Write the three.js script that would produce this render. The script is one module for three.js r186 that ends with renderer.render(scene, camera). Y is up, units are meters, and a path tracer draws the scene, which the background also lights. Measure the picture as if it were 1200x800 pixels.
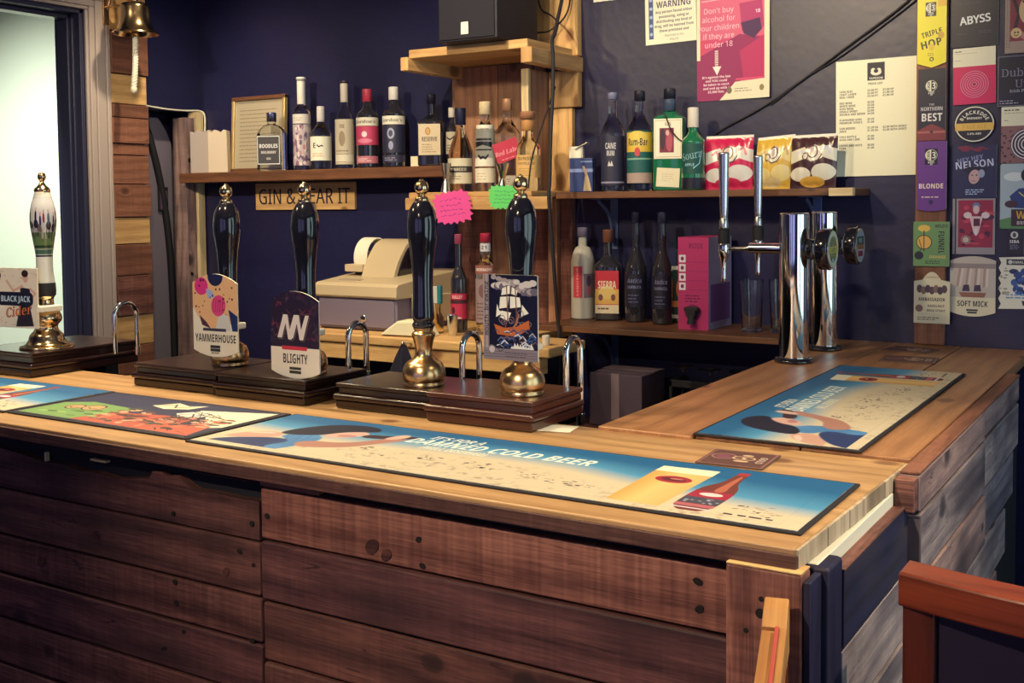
import * as THREE from 'three';
import { RoundedBoxGeometry } from 'three/addons/geometries/RoundedBoxGeometry.js';
import { mergeGeometries } from 'three/addons/utils/BufferGeometryUtils.js';
import { RectAreaLightUniformsLib } from 'three/addons/lights/RectAreaLightUniformsLib.js';

// ------------------------------------------------------------------ camera, exposure, large area lights
const scene = new THREE.Scene();
const camera = new THREE.PerspectiveCamera(2 * Math.atan(400 / 1299) * 180 / Math.PI, 1.5, 0.05, 60);
camera.setViewOffset(1200, 800, 0, 94, 1200, 800);
camera.position.set(0, 1.474, 0);
camera.rotation.order = 'YXZ';
camera.rotation.set(-3.016 * Math.PI / 180, 31.94 * Math.PI / 180, -0.535 * Math.PI / 180);
scene.background = new THREE.Color(0.0, 0.0, 0.0);
const renderer = new THREE.WebGLRenderer({ antialias: true });
renderer.toneMapping = THREE.LinearToneMapping;
renderer.toneMappingExposure = 1.06;
renderer.shadowMap.enabled = true;
RectAreaLightUniformsLib.init();

const DAY_SIDE = [0.56, 0.76, 0.78];      // overcast daylight of unseen windows to the right
const FILL_FRONT = [0.13, 0.13, 0.33];     // dusk-blue fill of windows added behind the camera
const HALL = [1.0, 0.97, 0.76], HALL_CD = 15; // unseen spot placed to light the wall beyond the left doorway
const WARM = [1.0, 0.79, 0.47];           // unseen bar spots and bulbs
const UNSEEN_SPOTS = [                           // unseen lamps placed to light the bar: x, y, z, aim x, y, z, candela, half-angle in degrees, softness of the cone's edge
  [-2.62, 2.47, -2.45, -2.95, 1.6, -2.62, 2.4, 50],
  [-1.70, 2.47, -1.70, -1.92, 1.55, -2.90, 5.2, 33, 0.9],
  [-0.85, 2.47, -1.70, -1.02, 1.88, -2.94, 5.6, 29, 0.8],
  [-0.80, 2.32, 0.48, -0.70, 1.07, -1.15, 8.5, 25],
  [-1.42, 2.27, -1.12, -1.42, 1.0, -1.25, 3.4, 86, 0.1],
  [-2.20, 2.47, -1.70, -2.00, 1.0, -1.62, 9.0, 50],
  [0.45, 2.47, -1.45, -0.26, 1.08, -1.42, 10.0, 27],
  [-2.40, 2.27, -0.90, -2.40, 1.0, -0.95, 1.0, 86, 0.1],
  [-2.40, 2.42, -0.55, -2.74, 1.58, -2.94, 12.0, 18, 0.9],
];
function areaLight(name, col, w, h, pos, target) {
  const k = Math.max(...col), l = new THREE.RectAreaLight(new THREE.Color(col[0] / k, col[1] / k, col[2] / k), k, w, h);
  l.name = name; l.position.set(...pos); l.lookAt(...target); scene.add(l); return l;
}

// ------------------------------------------------------------------ helpers: noise, colour, textures
const V = (x, y, z) => new THREE.Vector3(x, y, z), R = (d) => d * Math.PI / 180, PI = Math.PI;
let seed = 7; const rnd = () => { seed = (seed * 1664525 + 1013904223) >>> 0; return seed / 4294967296; };
const rr = (a, b) => a + (b - a) * rnd();
function hash(x, y, s) { let h = (x * 374761393 + y * 668265263 + s * 1442695041) | 0; h = Math.imul(h ^ (h >>> 13), 1274126177); h ^= h >>> 16; return (h >>> 0) / 4294967296; }
function vnoise(x, y, px, py, s) {            // value noise that repeats every px, py cells
  const ix = Math.floor(x), iy = Math.floor(y), fx = x - ix, fy = y - iy, u = fx * fx * (3 - 2 * fx), v = fy * fy * (3 - 2 * fy);
  const m = (a, p) => ((a % p) + p) % p, x0 = m(ix, px), x1 = m(ix + 1, px), y0 = m(iy, py), y1 = m(iy + 1, py);
  const a = hash(x0, y0, s), b = hash(x1, y0, s), c = hash(x0, y1, s), d = hash(x1, y1, s);
  return (a + (b - a) * u) * (1 - v) + (c + (d - c) * u) * v;
}
const toLin = (c) => { c /= 255; return c <= 0.04045 ? c / 12.92 : ((c + 0.055) / 1.055) ** 2.4; };
const toS = (c) => Math.round(255 * Math.min(1, Math.max(0, c <= 0.0031308 ? c * 12.92 : 1.055 * c ** (1 / 2.4) - 0.055)));
const LC = [1.08, 0.88, 0.53];                // colour of the room's lamp light: photograph colour / LC = colour of the thing
const alb = (r, g, b) => [toLin(r) / LC[0], toLin(g) / LC[1], toLin(b) / LC[2]].map((v) => Math.min(0.88, v));
const css = (r, g, b) => 'rgb(' + alb(r, g, b).map(toS).join(',') + ')';
const col = (r, g, b) => new THREE.Color().setRGB(...alb(r, g, b));
const mat = (c, o = {}) => new THREE.MeshPhysicalMaterial({ color: c.isColor ? c : col(...c), roughness: 0.6, ...o });
function tex(w, h, draw, repeat) {
  const cv = document.createElement('canvas'); cv.width = w; cv.height = h;
  const g = cv.getContext('2d'); draw(g, w, h);
  const t = new THREE.CanvasTexture(cv); t.colorSpace = THREE.SRGBColorSpace; t.magFilter = THREE.LinearFilter; t.anisotropy = 8;
  if (repeat) t.wrapS = t.wrapT = THREE.RepeatWrapping;
  return t;
}
function dataTex(w, h, f, srgb = true) {       // f(u, v) -> [r, g, b] 0..255
  const d = new Uint8Array(w * h * 4);
  for (let y = 0; y < h; y++) for (let x = 0; x < w; x++) { const c = f(x / w, y / h), i = (y * w + x) * 4; d[i] = c[0]; d[i + 1] = c[1]; d[i + 2] = c[2]; d[i + 3] = 255; }
  const t = new THREE.DataTexture(d, w, h, THREE.RGBAFormat); t.magFilter = THREE.LinearFilter; t.minFilter = THREE.LinearFilter;
  t.wrapS = t.wrapT = THREE.RepeatWrapping; if (srgb) t.colorSpace = THREE.SRGBColorSpace; t.needsUpdate = true; return t;
}
// sawn timber: 1.2 m along the grain by 0.3 m across; dark, light and stain are sRGB colours of the wood itself
function wood(s, dark, light, o = {}) {
  const { rings = 9, knots = 5, stain = [40, 26, 24], stainAmt = 0.35, saw = 0, checks = 0, W = 1024, H = 256, rough = 0.62, bump = 0.0006, coat = 0 } = o;
  const K = []; for (let i = 0; i < knots; i++) K.push([hash(i, 1, s), hash(i, 2, s), 0.007 + 0.011 * hash(i, 3, s), hash(i, 4, s) < 0.5 ? 1 : -1]);
  const t = dataTex(W, H, (u, v) => {
    let g = v + 0.10 * (vnoise(u * 3, v * 2, 3, 2, s) - 0.5) + 0.05 * (vnoise(u * 9, v * 4, 9, 4, s + 1) - 0.5), kd = 0;
    for (const [ku, kv, kr, sg] of K) {
      let du = u - ku, dv = v - kv; du -= Math.round(du); dv -= Math.round(dv);
      const d2 = (du * 1.2 / kr / 1.4) ** 2 + (dv * 0.3 / kr) ** 2;
      g += sg * 0.10 * Math.exp(-d2 * 0.35) * (dv > 0 ? 1 : -1) * Math.min(1, Math.sqrt(d2));
      kd = Math.max(kd, d2 < 0.75 ? 0.95 - 0.35 * d2 : 0.75 * Math.exp(-(d2 - 0.75) * 1.6));
    }
    let ring = 0.5 + 0.5 * Math.sin(2 * PI * g * rings); ring = ring * ring * (0.5 + 0.5 * vnoise(u * 4, v * 6, 4, 6, s + 5));
    const fine = vnoise(u * 24, v * 170, 24, 170, s + 2), fib = vnoise(u * 70, v * 90, 70, 90, s + 3);
    const sawm = saw ? saw * (0.6 * vnoise(u * 260, v * 3, 260, 3, s + 7) + 0.4 * vnoise(u * 90, v * 2, 90, 2, s + 8)) : 0;
    let k = 0.12 + 0.45 * (1 - ring) + 0.40 * fine + 0.18 * fib - sawm * 0.6;
    const st = stainAmt * Math.max(0, vnoise(u * 5, v * 4, 5, 4, s + 4) * 0.7 + vnoise(u * 13, v * 9, 13, 9, s + 6) * 0.5 - 0.55) * 2.6;
    k = Math.min(1, Math.max(0, k));
    const ck = Math.abs(vnoise(u * 5, v * 46, 5, 46, s + 9) - 0.5), crack = checks * Math.max(0, 1 - ck / 0.022) * (vnoise(u * 7, v * 12, 7, 12, s + 10) > 0.62 ? 1 : 0);
    const c = [0, 1, 2].map((i) => dark[i] + (light[i] - dark[i]) * k);
    const m = Math.min(0.95, Math.max(st, kd * 0.9, crack * 0.8));
    return c.map((x, i) => Math.max(0, Math.min(255, x + (stain[i] - x) * m)));
  });
  return new THREE.MeshPhysicalMaterial({ map: t, bumpMap: t, bumpScale: bump, roughness: rough, clearcoat: coat, clearcoatRoughness: 0.3 });
}
const UVL = 1.2, UVW = 0.3;
// box-projected uv in metres, the grain along axis a
function woodUV(g, a) {
  const p = g.attributes.position, n = g.attributes.normal, uv = new Float32Array(p.count * 2), ou = rnd(), ov = rnd();
  for (let i = 0; i < p.count; i++) {
    const P = [p.getX(i), p.getY(i), p.getZ(i)], N = [n.getX(i), n.getY(i), n.getZ(i)].map(Math.abs);
    let k = N[0] > N[1] ? (N[0] > N[2] ? 0 : 2) : (N[1] > N[2] ? 1 : 2);
    let b; if (k === a) { b = (a + 1) % 3; const c = 3 - a - b; uv[2 * i] = ou + P[c] * 0.35 / UVL; } else { b = 3 - a - k; uv[2 * i] = ou + P[a] / UVL; }
    uv[2 * i + 1] = ov + P[b] / UVW + (k === a ? 0 : 0.31 * k);
  }
  g.setAttribute('uv', new THREE.BufferAttribute(uv, 2)); return g;
}
const rbox = (w, h, d, r = 0.002, seg = 1) => new RoundedBoxGeometry(w, h, d, seg, Math.min(r, w * 0.45, h * 0.45, d * 0.45));
// a board between two corners, grain along axis a
function board(x0, x1, y0, y1, z0, z1, a, r = 0.002) {
  const w = Math.abs(x1 - x0), h = Math.abs(y1 - y0), d = Math.abs(z1 - z0), g = rbox(w, h, d, r);
  woodUV(g, a); g.translate((x0 + x1) / 2, (y0 + y1) / 2, (z0 + z1) / 2); return g;
}
const boxAt = (x0, x1, y0, y1, z0, z1, r = 0.002, seg = 1) => rbox(Math.abs(x1 - x0), Math.abs(y1 - y0), Math.abs(z1 - z0), r, seg).translate((x0 + x1) / 2, (y0 + y1) / 2, (z0 + z1) / 2);
const lathe = (pts, seg = 32) => new THREE.LatheGeometry(pts.map((p) => new THREE.Vector2(Math.max(p[0], 0.00001), p[1])), seg);
const tube = (pts, r, seg = 40, rad = 10) => new THREE.TubeGeometry(new THREE.CatmullRomCurve3(pts.map((p) => V(...p)), false, 'catmullrom', 0.5), seg, r, rad, false);
const cyl = (r0, r1, h, seg = 24) => new THREE.CylinderGeometry(r0, r1, h, seg);
function smooth(pts, n = 5) {                  // rounds a lathe profile through its points
  const c = new THREE.CatmullRomCurve3(pts.map((p) => V(p[0], p[1], 0)), false, 'centripetal');
  return c.getPoints(pts.length * n).map((p) => [p.x, p.y]);
}
const names = {};
const numbered = (n) => { const k = names[n] = (names[n] ?? -1) + 1; return k ? n + '_' + String(k).padStart(3, '0') : n; };
function tag(o, label, category, group) { o.userData = { label, category }; if (group) o.userData.group = group; return o; }
function thing(name, label, category, pos = [0, 0, 0], group, turn = 0) {
  const o = new THREE.Group(); o.name = numbered(name); o.position.set(...pos); o.rotation.y = turn; scene.add(o); return tag(o, label, category, group);
}
function part(parent, name, geo, m, label) {
  const o = new THREE.Mesh(Array.isArray(geo) ? mergeGeometries(geo.map((g) => (g.index ? g.toNonIndexed() : g))) : geo, m);
  o.name = parent === scene ? numbered(name) : name; o.castShadow = o.receiveShadow = true; parent.add(o);
  if (label) o.userData.label = label; return o;
}
function struct(name, geo, m) { const o = part(scene, name, geo, m); o.userData.kind = 'structure'; return o; }
// a flat panel cut from a shape, the print on its faces (uv over its bounding box), the edge in another material
function plaque(shape, depth, print, edge, bevel = 0) {
  const g = new THREE.ExtrudeGeometry(shape, { depth, bevelEnabled: bevel > 0, bevelSize: bevel, bevelThickness: bevel, bevelSegments: 1, curveSegments: 20 });
  g.computeBoundingBox(); const b = g.boundingBox, p = g.attributes.position, uv = g.attributes.uv;
  for (let i = 0; i < p.count; i++) uv.setXY(i, (p.getX(i) - b.min.x) / (b.max.x - b.min.x), (p.getY(i) - b.min.y) / (b.max.y - b.min.y));
  return [g, [print, edge]];
}
const rectShape = (w, h, r = 0.003) => { const s = new THREE.Shape(), x = w / 2, y = h / 2; s.moveTo(-x + r, -y); s.lineTo(x - r, -y); s.quadraticCurveTo(x, -y, x, -y + r); s.lineTo(x, y - r); s.quadraticCurveTo(x, y, x - r, y); s.lineTo(-x + r, y); s.quadraticCurveTo(-x, y, -x, y - r); s.lineTo(-x, -y + r); s.quadraticCurveTo(-x, -y, -x + r, -y); return s; };
const pts = (a) => { const s = new THREE.Shape(); a.forEach((p, i) => (i ? s.lineTo(...p) : s.moveTo(...p))); s.closePath(); return s; };
const printMat = (t, rough = 0.45, o = {}) => new THREE.MeshPhysicalMaterial({ map: t, roughness: rough, ...o });
// canvas writing
function txt(g, s, x, y, size, color, o = {}) {
  g.save(); g.translate(x, y); if (o.rot) g.rotate(R(o.rot)); g.scale(o.sx ?? 1, 1);
  if (o.fit) { g.font = (o.style ?? '') + ' ' + (o.weight ?? 'bold') + ' ' + size + 'px ' + (o.font ?? 'sans-serif'); g.scale(o.fit / g.measureText(s).width, 1); }
  if (o.skew) g.transform(1, 0, o.skew, 1, 0, 0);
  g.font = (o.style ?? '') + ' ' + (o.weight ?? 'bold') + ' ' + size + 'px ' + (o.font ?? 'sans-serif'); g.textAlign = o.align ?? 'center'; g.textBaseline = 'middle'; g.fillStyle = color;
  g.fillText(s, 0, 0); if (o.stroke) { g.lineWidth = o.lw ?? size * 0.06; g.strokeStyle = o.stroke; g.strokeText(s, 0, 0); } g.restore();
}
function scribble(g, x, y, w, n, gap, color, th = 3) {   // rows of unreadable small print
  g.fillStyle = color;
  for (let i = 0; i < n; i++) { let cx = x, end = x + w * rr(0.6, 1); while (cx < end) { const l = rr(th * 1.2, th * 5); g.fillRect(cx, y + i * gap, Math.min(l, end - cx), th); cx += l + th * rr(0.6, 1.2); } }
}
const fill = (g, c, x, y, w, h) => { g.fillStyle = c; g.fillRect(x, y, w, h); };
const blob = (g, c, p) => { g.fillStyle = c; g.beginPath(); p.forEach((q, i) => (i ? g.lineTo(...q) : g.moveTo(...q))); g.closePath(); g.fill(); };
const sblob = (g, c, p) => { g.fillStyle = c; g.beginPath(); const m = (a, b) => [(a[0] + b[0]) / 2, (a[1] + b[1]) / 2], n = p.length; g.moveTo(...m(p[n - 1], p[0])); for (let i = 0; i < n; i++) g.quadraticCurveTo(...p[i], ...m(p[i], p[(i + 1) % n])); g.closePath(); g.fill(); };
const disc = (g, c, x, y, rx, ry = rx, rot = 0) => { g.fillStyle = c; g.beginPath(); g.ellipse(x, y, rx, ry, rot, 0, 7); g.fill(); };
const ring = (g, c, x, y, r, lw) => { g.strokeStyle = c; g.lineWidth = lw; g.beginPath(); g.arc(x, y, r, 0, 7); g.stroke(); };
function curve(g, c, lw, p) { g.strokeStyle = c; g.lineWidth = lw; g.lineCap = g.lineJoin = 'round'; g.beginPath(); p.forEach((q, i) => (i ? g.lineTo(...q) : g.moveTo(...q))); g.stroke(); }

// ------------------------------------------------------------------ materials
const M = {
  counter: wood(11, [146, 110, 76], [202, 162, 118], { W: 2048, H: 512, checks: 0.35, knots: 4, stainAmt: 0.2, stain: [110, 74, 52], rough: 0.42, coat: 0.25, rings: 7 }),
  brown: wood(13, [66, 38, 40], [158, 106, 98], { W: 2048, H: 512, checks: 1, knots: 6, stainAmt: 0.2, stain: [60, 40, 42], saw: 0.6, bump: 0.0012, rings: 5 }),
  brownB: wood(14, [56, 33, 38], [136, 90, 84], { W: 2048, H: 512, checks: 1, knots: 6, stainAmt: 0.42, stain: [44, 30, 36], saw: 0.35, bump: 0.001, rings: 6 }),
  shelf: wood(15, [74, 46, 36], [118, 78, 58], { knots: 2, stainAmt: 0.3, rough: 0.5 }),
  pine: wood(16, [174, 128, 86], [222, 184, 130], { knots: 6, stainAmt: 0.22, stain: [120, 80, 54], rings: 8 }),
  pale: wood(17, [184, 160, 124], [224, 208, 172], { knots: 2, stainAmt: 0.2, stain: [140, 116, 90] }),
  grey: wood(18, [106, 96, 110], [184, 168, 172], { checks: 1, knots: 4, stainAmt: 0.55, stain: [54, 50, 66], saw: 0.4, bump: 0.0012 }),
  endGrain: wood(25, [138, 118, 104], [200, 184, 164], { knots: 0, stainAmt: 0.7, stain: [116, 98, 84] }),
  brownTop: wood(28, [96, 56, 54], [190, 128, 114], { W: 2048, H: 512, checks: 1, knots: 5, stainAmt: 0.15, stain: [70, 44, 44], saw: 0.9, bump: 0.0012, rings: 4 }),
  tan: wood(30, [128, 88, 72], [182, 136, 110], { knots: 5, stainAmt: 0.25, stain: [90, 62, 54], saw: 0.2 }),
  navyBoard: wood(19, [12, 13, 40], [34, 34, 78], { knots: 3, stainAmt: 0.5, stain: [70, 58, 62], saw: 0.3, bump: 0.001 }),
  redPine: wood(20, [100, 62, 54], [158, 108, 90], { knots: 5, stainAmt: 0.4, stain: [74, 46, 40], saw: 0.5 }),
  chair: wood(21, [88, 34, 24], [132, 56, 36], { knots: 0, stainAmt: 0.2, rough: 0.35, coat: 0.4 }),
  mahogRed: wood(32, [46, 21, 20], [82, 42, 37], { knots: 0, stainAmt: 0.3, stain: [34, 16, 16], rough: 0.25, coat: 0.5, bump: 0.0001 }),
  chrome: mat(new THREE.Color(0.88, 0.88, 0.9), { metalness: 1, roughness: 0.07 }),
  steel: mat(new THREE.Color(0.72, 0.72, 0.74), { metalness: 1, roughness: 0.22 }),
  brass: mat(new THREE.Color(0.88, 0.66, 0.38), { metalness: 1, roughness: 0.16 }),
  brassOld: mat(new THREE.Color(0.72, 0.47, 0.24), { metalness: 1, roughness: 0.26 }),
  copper: mat(new THREE.Color(0.80, 0.45, 0.26), { metalness: 1, roughness: 0.18 }),
  black: mat(new THREE.Color(0.010, 0.010, 0.020), { roughness: 0.12, clearcoat: 1, clearcoatRoughness: 0.04 }),
  blackMatt: mat(new THREE.Color(0.012, 0.012, 0.022), { roughness: 0.65 }),
  rubber: mat(new THREE.Color(0.014, 0.013, 0.024), { roughness: 0.75 }),
  white: mat(new THREE.Color(0.82, 0.80, 0.74), { roughness: 0.5 }),
  cream: mat(new THREE.Color(0.80, 0.72, 0.58), { roughness: 0.5 }),
  paper: mat(new THREE.Color(0.84, 0.82, 0.74), { roughness: 0.85 }),
  whitePaint: mat(new THREE.Color(0.74, 0.73, 0.66), { roughness: 0.6 }),
  glass: mat(new THREE.Color(1, 1, 1), { roughness: 0.03, transmission: 1, thickness: 0.03, ior: 1.42, attenuationColor: new THREE.Color(0.86, 0.9, 0.86), attenuationDistance: 0.12 }),
  amber: mat(new THREE.Color(1, 1, 1), { roughness: 0.03, transmission: 1, thickness: 0.03, ior: 1.4, attenuationColor: new THREE.Color(0.9, 0.55, 0.2), attenuationDistance: 0.08 }),
  paleAmber: mat(new THREE.Color(1, 1, 1), { roughness: 0.03, transmission: 1, thickness: 0.03, ior: 1.4, attenuationColor: new THREE.Color(0.9, 0.74, 0.5), attenuationDistance: 0.1 }),
  smoke: mat(new THREE.Color(0.020, 0.020, 0.034), { roughness: 0.07, clearcoat: 1 }),
  greenGlass: mat(new THREE.Color(0.012, 0.15, 0.075), { roughness: 0.07, clearcoat: 1 }),
  darkGreen: mat(new THREE.Color(0.008, 0.06, 0.03), { roughness: 0.07, clearcoat: 1 }),
  frosted: mat(new THREE.Color(0.46, 0.45, 0.44), { roughness: 0.4, clearcoat: 0.4 }),
};

const tint = (m, r, g, b, o = {}) => { const c = m.clone(); c.color = new THREE.Color(r, g, b); Object.assign(c, o); return c; };   // the same timber, recoloured
M.edge = tint(M.brown, 0.50, 0.52, 0.54); M.greyBrown = tint(M.grey, 0.86, 0.70, 0.66); M.tanGrey = tint(M.tan, 0.80, 0.86, 0.95); M.brownC = tint(M.brownB, 0.9, 0.85, 1.0);
M.mahog = tint(M.mahogRed, 0.24, 0.2, 0.28); M.chairPale = tint(M.pine, 0.66, 0.52, 0.40); M.chairShaded = tint(M.chair, 0.55, 0.6, 0.8); M.counterRed = tint(M.counter, 0.80, 0.63, 0.60); M.brownD = tint(M.brown, 0.8, 0.78, 0.82); M.brownE = tint(M.brownB, 1.15, 1.1, 1.05); M.greyB = tint(M.grey, 0.6, 0.62, 0.72); M.greyC = tint(M.grey, 0.92, 0.88, 0.86); M.grey0 = tint(M.grey, 0.78, 0.76, 0.78);  // the chair stile wood is darkened to stand for shade
// ------------------------------------------------------------------ the room
const BX = -3.215, BZ = -2.94, RX = 1.6, FZ = 2.2, CH = 2.56;
const navyTex = dataTex(512, 512, (u, v) => {
  const n = vnoise(u * 60, v * 60, 60, 60, 31) * 0.5 + vnoise(u * 150, v * 150, 150, 150, 32) * 0.5, b = vnoise(u * 4, v * 4, 4, 4, 33);
  const k = 0.86 + 0.16 * n + 0.12 * b; return [25 * k, 27 * k, 72 * k];
});
navyTex.repeat.set(0.8, 0.8);
const navyBump = dataTex(512, 512, (u, v) => { const n = 255 * (0.5 * vnoise(u * 90, v * 90, 90, 90, 41) + 0.3 * vnoise(u * 34, v * 34, 34, 34, 42) + 0.2 * vnoise(u * 200, v * 200, 200, 200, 43)); return [n, n, n]; }, false);
navyBump.repeat.set(0.8, 0.8);
const navyWall = new THREE.MeshPhysicalMaterial({ map: navyTex, bumpMap: navyBump, bumpScale: 0.0006, roughness: 0.40, ior: 1.55 });
function wallUV(g) { const p = g.attributes.position, n = g.attributes.normal, uv = g.attributes.uv; for (let i = 0; i < p.count; i++) { const ax = Math.abs(n.getX(i)) > 0.5; const ay = Math.abs(n.getY(i)) > 0.5; uv.setXY(i, ax ? p.getZ(i) : p.getX(i), ay ? p.getZ(i) : p.getY(i)); } return g; }
const slab = (x0, x1, y0, y1, z0, z1) => wallUV(new THREE.BoxGeometry(x1 - x0, y1 - y0, z1 - z0).translate((x0 + x1) / 2, (y0 + y1) / 2, (z0 + z1) / 2));
struct('wall_back', slab(BX - 0.7, RX + 0.15, 0, CH, BZ - 0.15, BZ), navyWall);
struct('wall_left', [
  slab(BX - 0.133, BX, 0, CH, -1.58, FZ), slab(BX - 0.133, BX, 2.137, CH, -2.44, -1.58), slab(BX - 0.133, BX, 0, CH, -2.68, -2.44),
  slab(BX - 0.133, BX, 1.822, CH, -2.915, -2.68), slab(BX - 0.133, BX, 0, CH, BZ, -2.915)], navyWall);
struct('wall_right', [slab(RX, RX + 0.15, 0, 0.62, BZ, FZ), slab(RX, RX + 0.15, 2.28, CH, BZ, FZ), slab(RX, RX + 0.15, 0.62, 2.28, -2.94, -2.74), slab(RX, RX + 0.15, 0.62, 2.28, -1.34, -1.24), slab(RX, RX + 0.15, 0.62, 2.28, 0.16, FZ)], navyWall);
struct('wall_front', [slab(BX - 0.133, RX + 0.15, 0, 0.7, FZ, FZ + 0.15), slab(BX - 0.133, RX + 0.15, 2.25, CH, FZ, FZ + 0.15), slab(BX - 0.133, -2.5, 0.7, 2.25, FZ, FZ + 0.15), slab(-0.75, -0.55, 0.7, 2.25, FZ, FZ + 0.15), slab(1.2, RX + 0.15, 0.7, 2.25, FZ, FZ + 0.15)], navyWall);
const floorM = wood(24, [52, 36, 30], [88, 64, 50], { knots: 3, stainAmt: 0.5 });
{ const g = new THREE.BoxGeometry(RX - BX + 2.4, 0.1, FZ - BZ + 1.2).translate((RX + BX) / 2 - 0.9, -0.05, (FZ + BZ) / 2); woodUV(g, 0); struct('floor', g, floorM); }
struct('ceiling', new THREE.BoxGeometry(RX - BX + 2.4, 0.1, FZ - BZ + 1.2).translate((RX + BX) / 2 - 0.9, CH + 0.05, (FZ + BZ) / 2), mat(new THREE.Color(0.28, 0.26, 0.30), { roughness: 0.9 }));
// out-of-view windows with frosted, glowing panes; area lights just inside them give the light
function unseenWindow(n, cx, cz, w, h, y0, face, rgb, bars) {
  const gr = new THREE.Group(); gr.name = 'window_' + n; gr.userData.kind = 'structure'; scene.add(gr);
  gr.position.set(cx, y0 + h / 2, cz); gr.rotation.y = face;
  const pane = mat(new THREE.Color(0.5, 0.5, 0.5), { roughness: 0.6, emissive: new THREE.Color(...rgb), emissiveIntensity: 1 });
  part(gr, 'pane', rbox(w - 0.06, h - 0.06, 0.006, 0.002), pane);
  const fm = mat(new THREE.Color(0.1, 0.1, 0.13), { roughness: 0.5 }), f = [];
  f.push(boxAt(-w / 2, w / 2, -h / 2, -h / 2 + 0.06, -0.03, 0.05), boxAt(-w / 2, w / 2, h / 2 - 0.06, h / 2, -0.03, 0.05), boxAt(-w / 2, -w / 2 + 0.06, -h / 2, h / 2, -0.03, 0.05), boxAt(w / 2 - 0.06, w / 2, -h / 2, h / 2, -0.03, 0.05));
  for (let i = 1; i < bars; i++) f.push(boxAt(-w / 2 + w * i / bars - 0.02, -w / 2 + w * i / bars + 0.02, -h / 2, h / 2, -0.03, 0.03));
  part(gr, 'window_frame', f, fm);
  const nrm = V(0, 0, 1).applyAxisAngle(V(0, 1, 0), face), p = gr.position.clone().addScaledVector(nrm, 0.055);
  areaLight('unseen_window_light', rgb, w - 0.12, h - 0.12, p.toArray(), p.clone().add(nrm).toArray());
}
unseenWindow(1, RX + 0.05, -2.04, 1.4, 1.66, 0.62, -PI / 2, DAY_SIDE, 1);  // out of view on the right, lights the return and the chrome
unseenWindow(2, RX + 0.05, -0.54, 1.4, 1.66, 0.62, -PI / 2, DAY_SIDE, 1);
unseenWindow(3, -1.625, FZ + 0.05, 1.75, 1.55, 0.7, PI, FILL_FRONT, 2);  // added behind the camera as dusk-blue fill for the bar
unseenWindow(4, 0.325, FZ + 0.05, 1.75, 1.55, 0.7, PI, FILL_FRONT, 2);  // second added fill window behind the camera

// the room beyond the left doorway
const hallM = mat(new THREE.Color(0.68, 0.80, 0.74), { roughness: 0.8 });
struct('wall_hall_end', slab(-4.75, BX - 0.17, 0, CH, -3.1, -2.98), hallM);
struct('wall_hall_darkened', [slab(-4.75, -4.65, 0, CH, -2.98, -0.6), slab(-4.75, BX - 0.133, 0, CH, -0.7, -0.6), slab(BX - 0.143, BX - 0.133, 0, CH, -1.58, -0.7), slab(BX - 0.143, BX - 0.134, 2.137, CH, -2.44, -1.58)], mat(new THREE.Color(0.10, 0.12, 0.15), { roughness: 0.8 }));  // unseen hall walls, coloured dark to keep their reflection off the navy wall
{
  const P0 = V(-3.80, 2.36, -1.72), aim = V(-4.28, 1.05, -2.98), d = aim.clone().sub(P0).normalize(), q = new THREE.Quaternion().setFromUnitVectors(V(0, -1, 0), d);
  const t = thing('unseen_hall_spot', 'unseen spotlight placed to brighten the wall behind the open doorway', 'spotlight', P0.toArray());  // lamp out of view, placed to brighten the hall wall
  part(t, 'bracket', cyl(0.012, 0.012, CH - P0.y - 0.03, 12).translate(0, (CH - P0.y) / 2 + 0.015, 0), M.blackMatt);
  part(t, 'housing', lathe([[0.0, 0.05], [0.034, 0.045], [0.046, 0.03], [0.050, -0.02], [0.047, -0.02], [0.042, 0.028], [0, 0.035]], 20).applyQuaternion(q), M.blackMatt);
  part(t, 'bulb', new THREE.SphereGeometry(0.026, 16, 10), mat(new THREE.Color(0.8, 0.8, 0.8), { emissive: new THREE.Color(...HALL), emissiveIntensity: 12 }));
  const l = new THREE.SpotLight(new THREE.Color(...HALL), HALL_CD, 0, R(46), 0.9, 2); l.name = 'unseen_hall_beam'; l.position.copy(P0); l.target.position.copy(aim); l.target.name = 'hall_aim'; l.castShadow = true; l.shadow.radius = 1.2; scene.add(l, l.target);
}
// door lining and architrave of the left doorway
{
  const door = new THREE.Group(); door.name = 'door_1'; door.userData.kind = 'structure'; scene.add(door);
  const lin = mat([58, 54, 64], { roughness: 0.3 }), arc = mat([188, 160, 128], { roughness: 0.45 });
  part(door, 'door_lining', [boxAt(BX - 0.133, BX, 0, 2.137, -2.44, -2.425), boxAt(BX - 0.133, BX, 2.122, 2.137, -2.44, -1.58), boxAt(BX - 0.133, BX, 0, 2.137, -1.595, -1.58)], lin);
  part(door, 'door_stop', [boxAt(BX - 0.10, BX - 0.045, 0, 2.122, -2.426, -2.410, 0.004), boxAt(BX - 0.10, BX - 0.045, 2.106, 2.122, -2.43, -1.59, 0.004), boxAt(BX - 0.045, BX - 0.03, 0, 2.11, -2.426, -2.417, 0.003)], lin);
  const steps = [[0, 0.012, 0.013], [0.012, 0.034, 0.017], [0.034, 0.072, 0.021], [0.072, 0.088, 0.026]];
  part(door, 'architrave', steps.map(([p, q, x]) => boxAt(BX, BX + x, 0, 2.137 + p, -2.44 - q, -2.44 - p, 0.004)), arc);
  part(door, 'architrave', steps.map(([p, q, x]) => boxAt(BX, BX + x, 0, 2.137 + p, -1.58 + p, -1.58 + q, 0.004)), arc);
  part(door, 'architrave', steps.map(([p, q, x]) => boxAt(BX, BX + x, 2.137 + p, 2.137 + q, -2.44 - q, -1.58 + q, 0.004)), arc);

}

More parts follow.
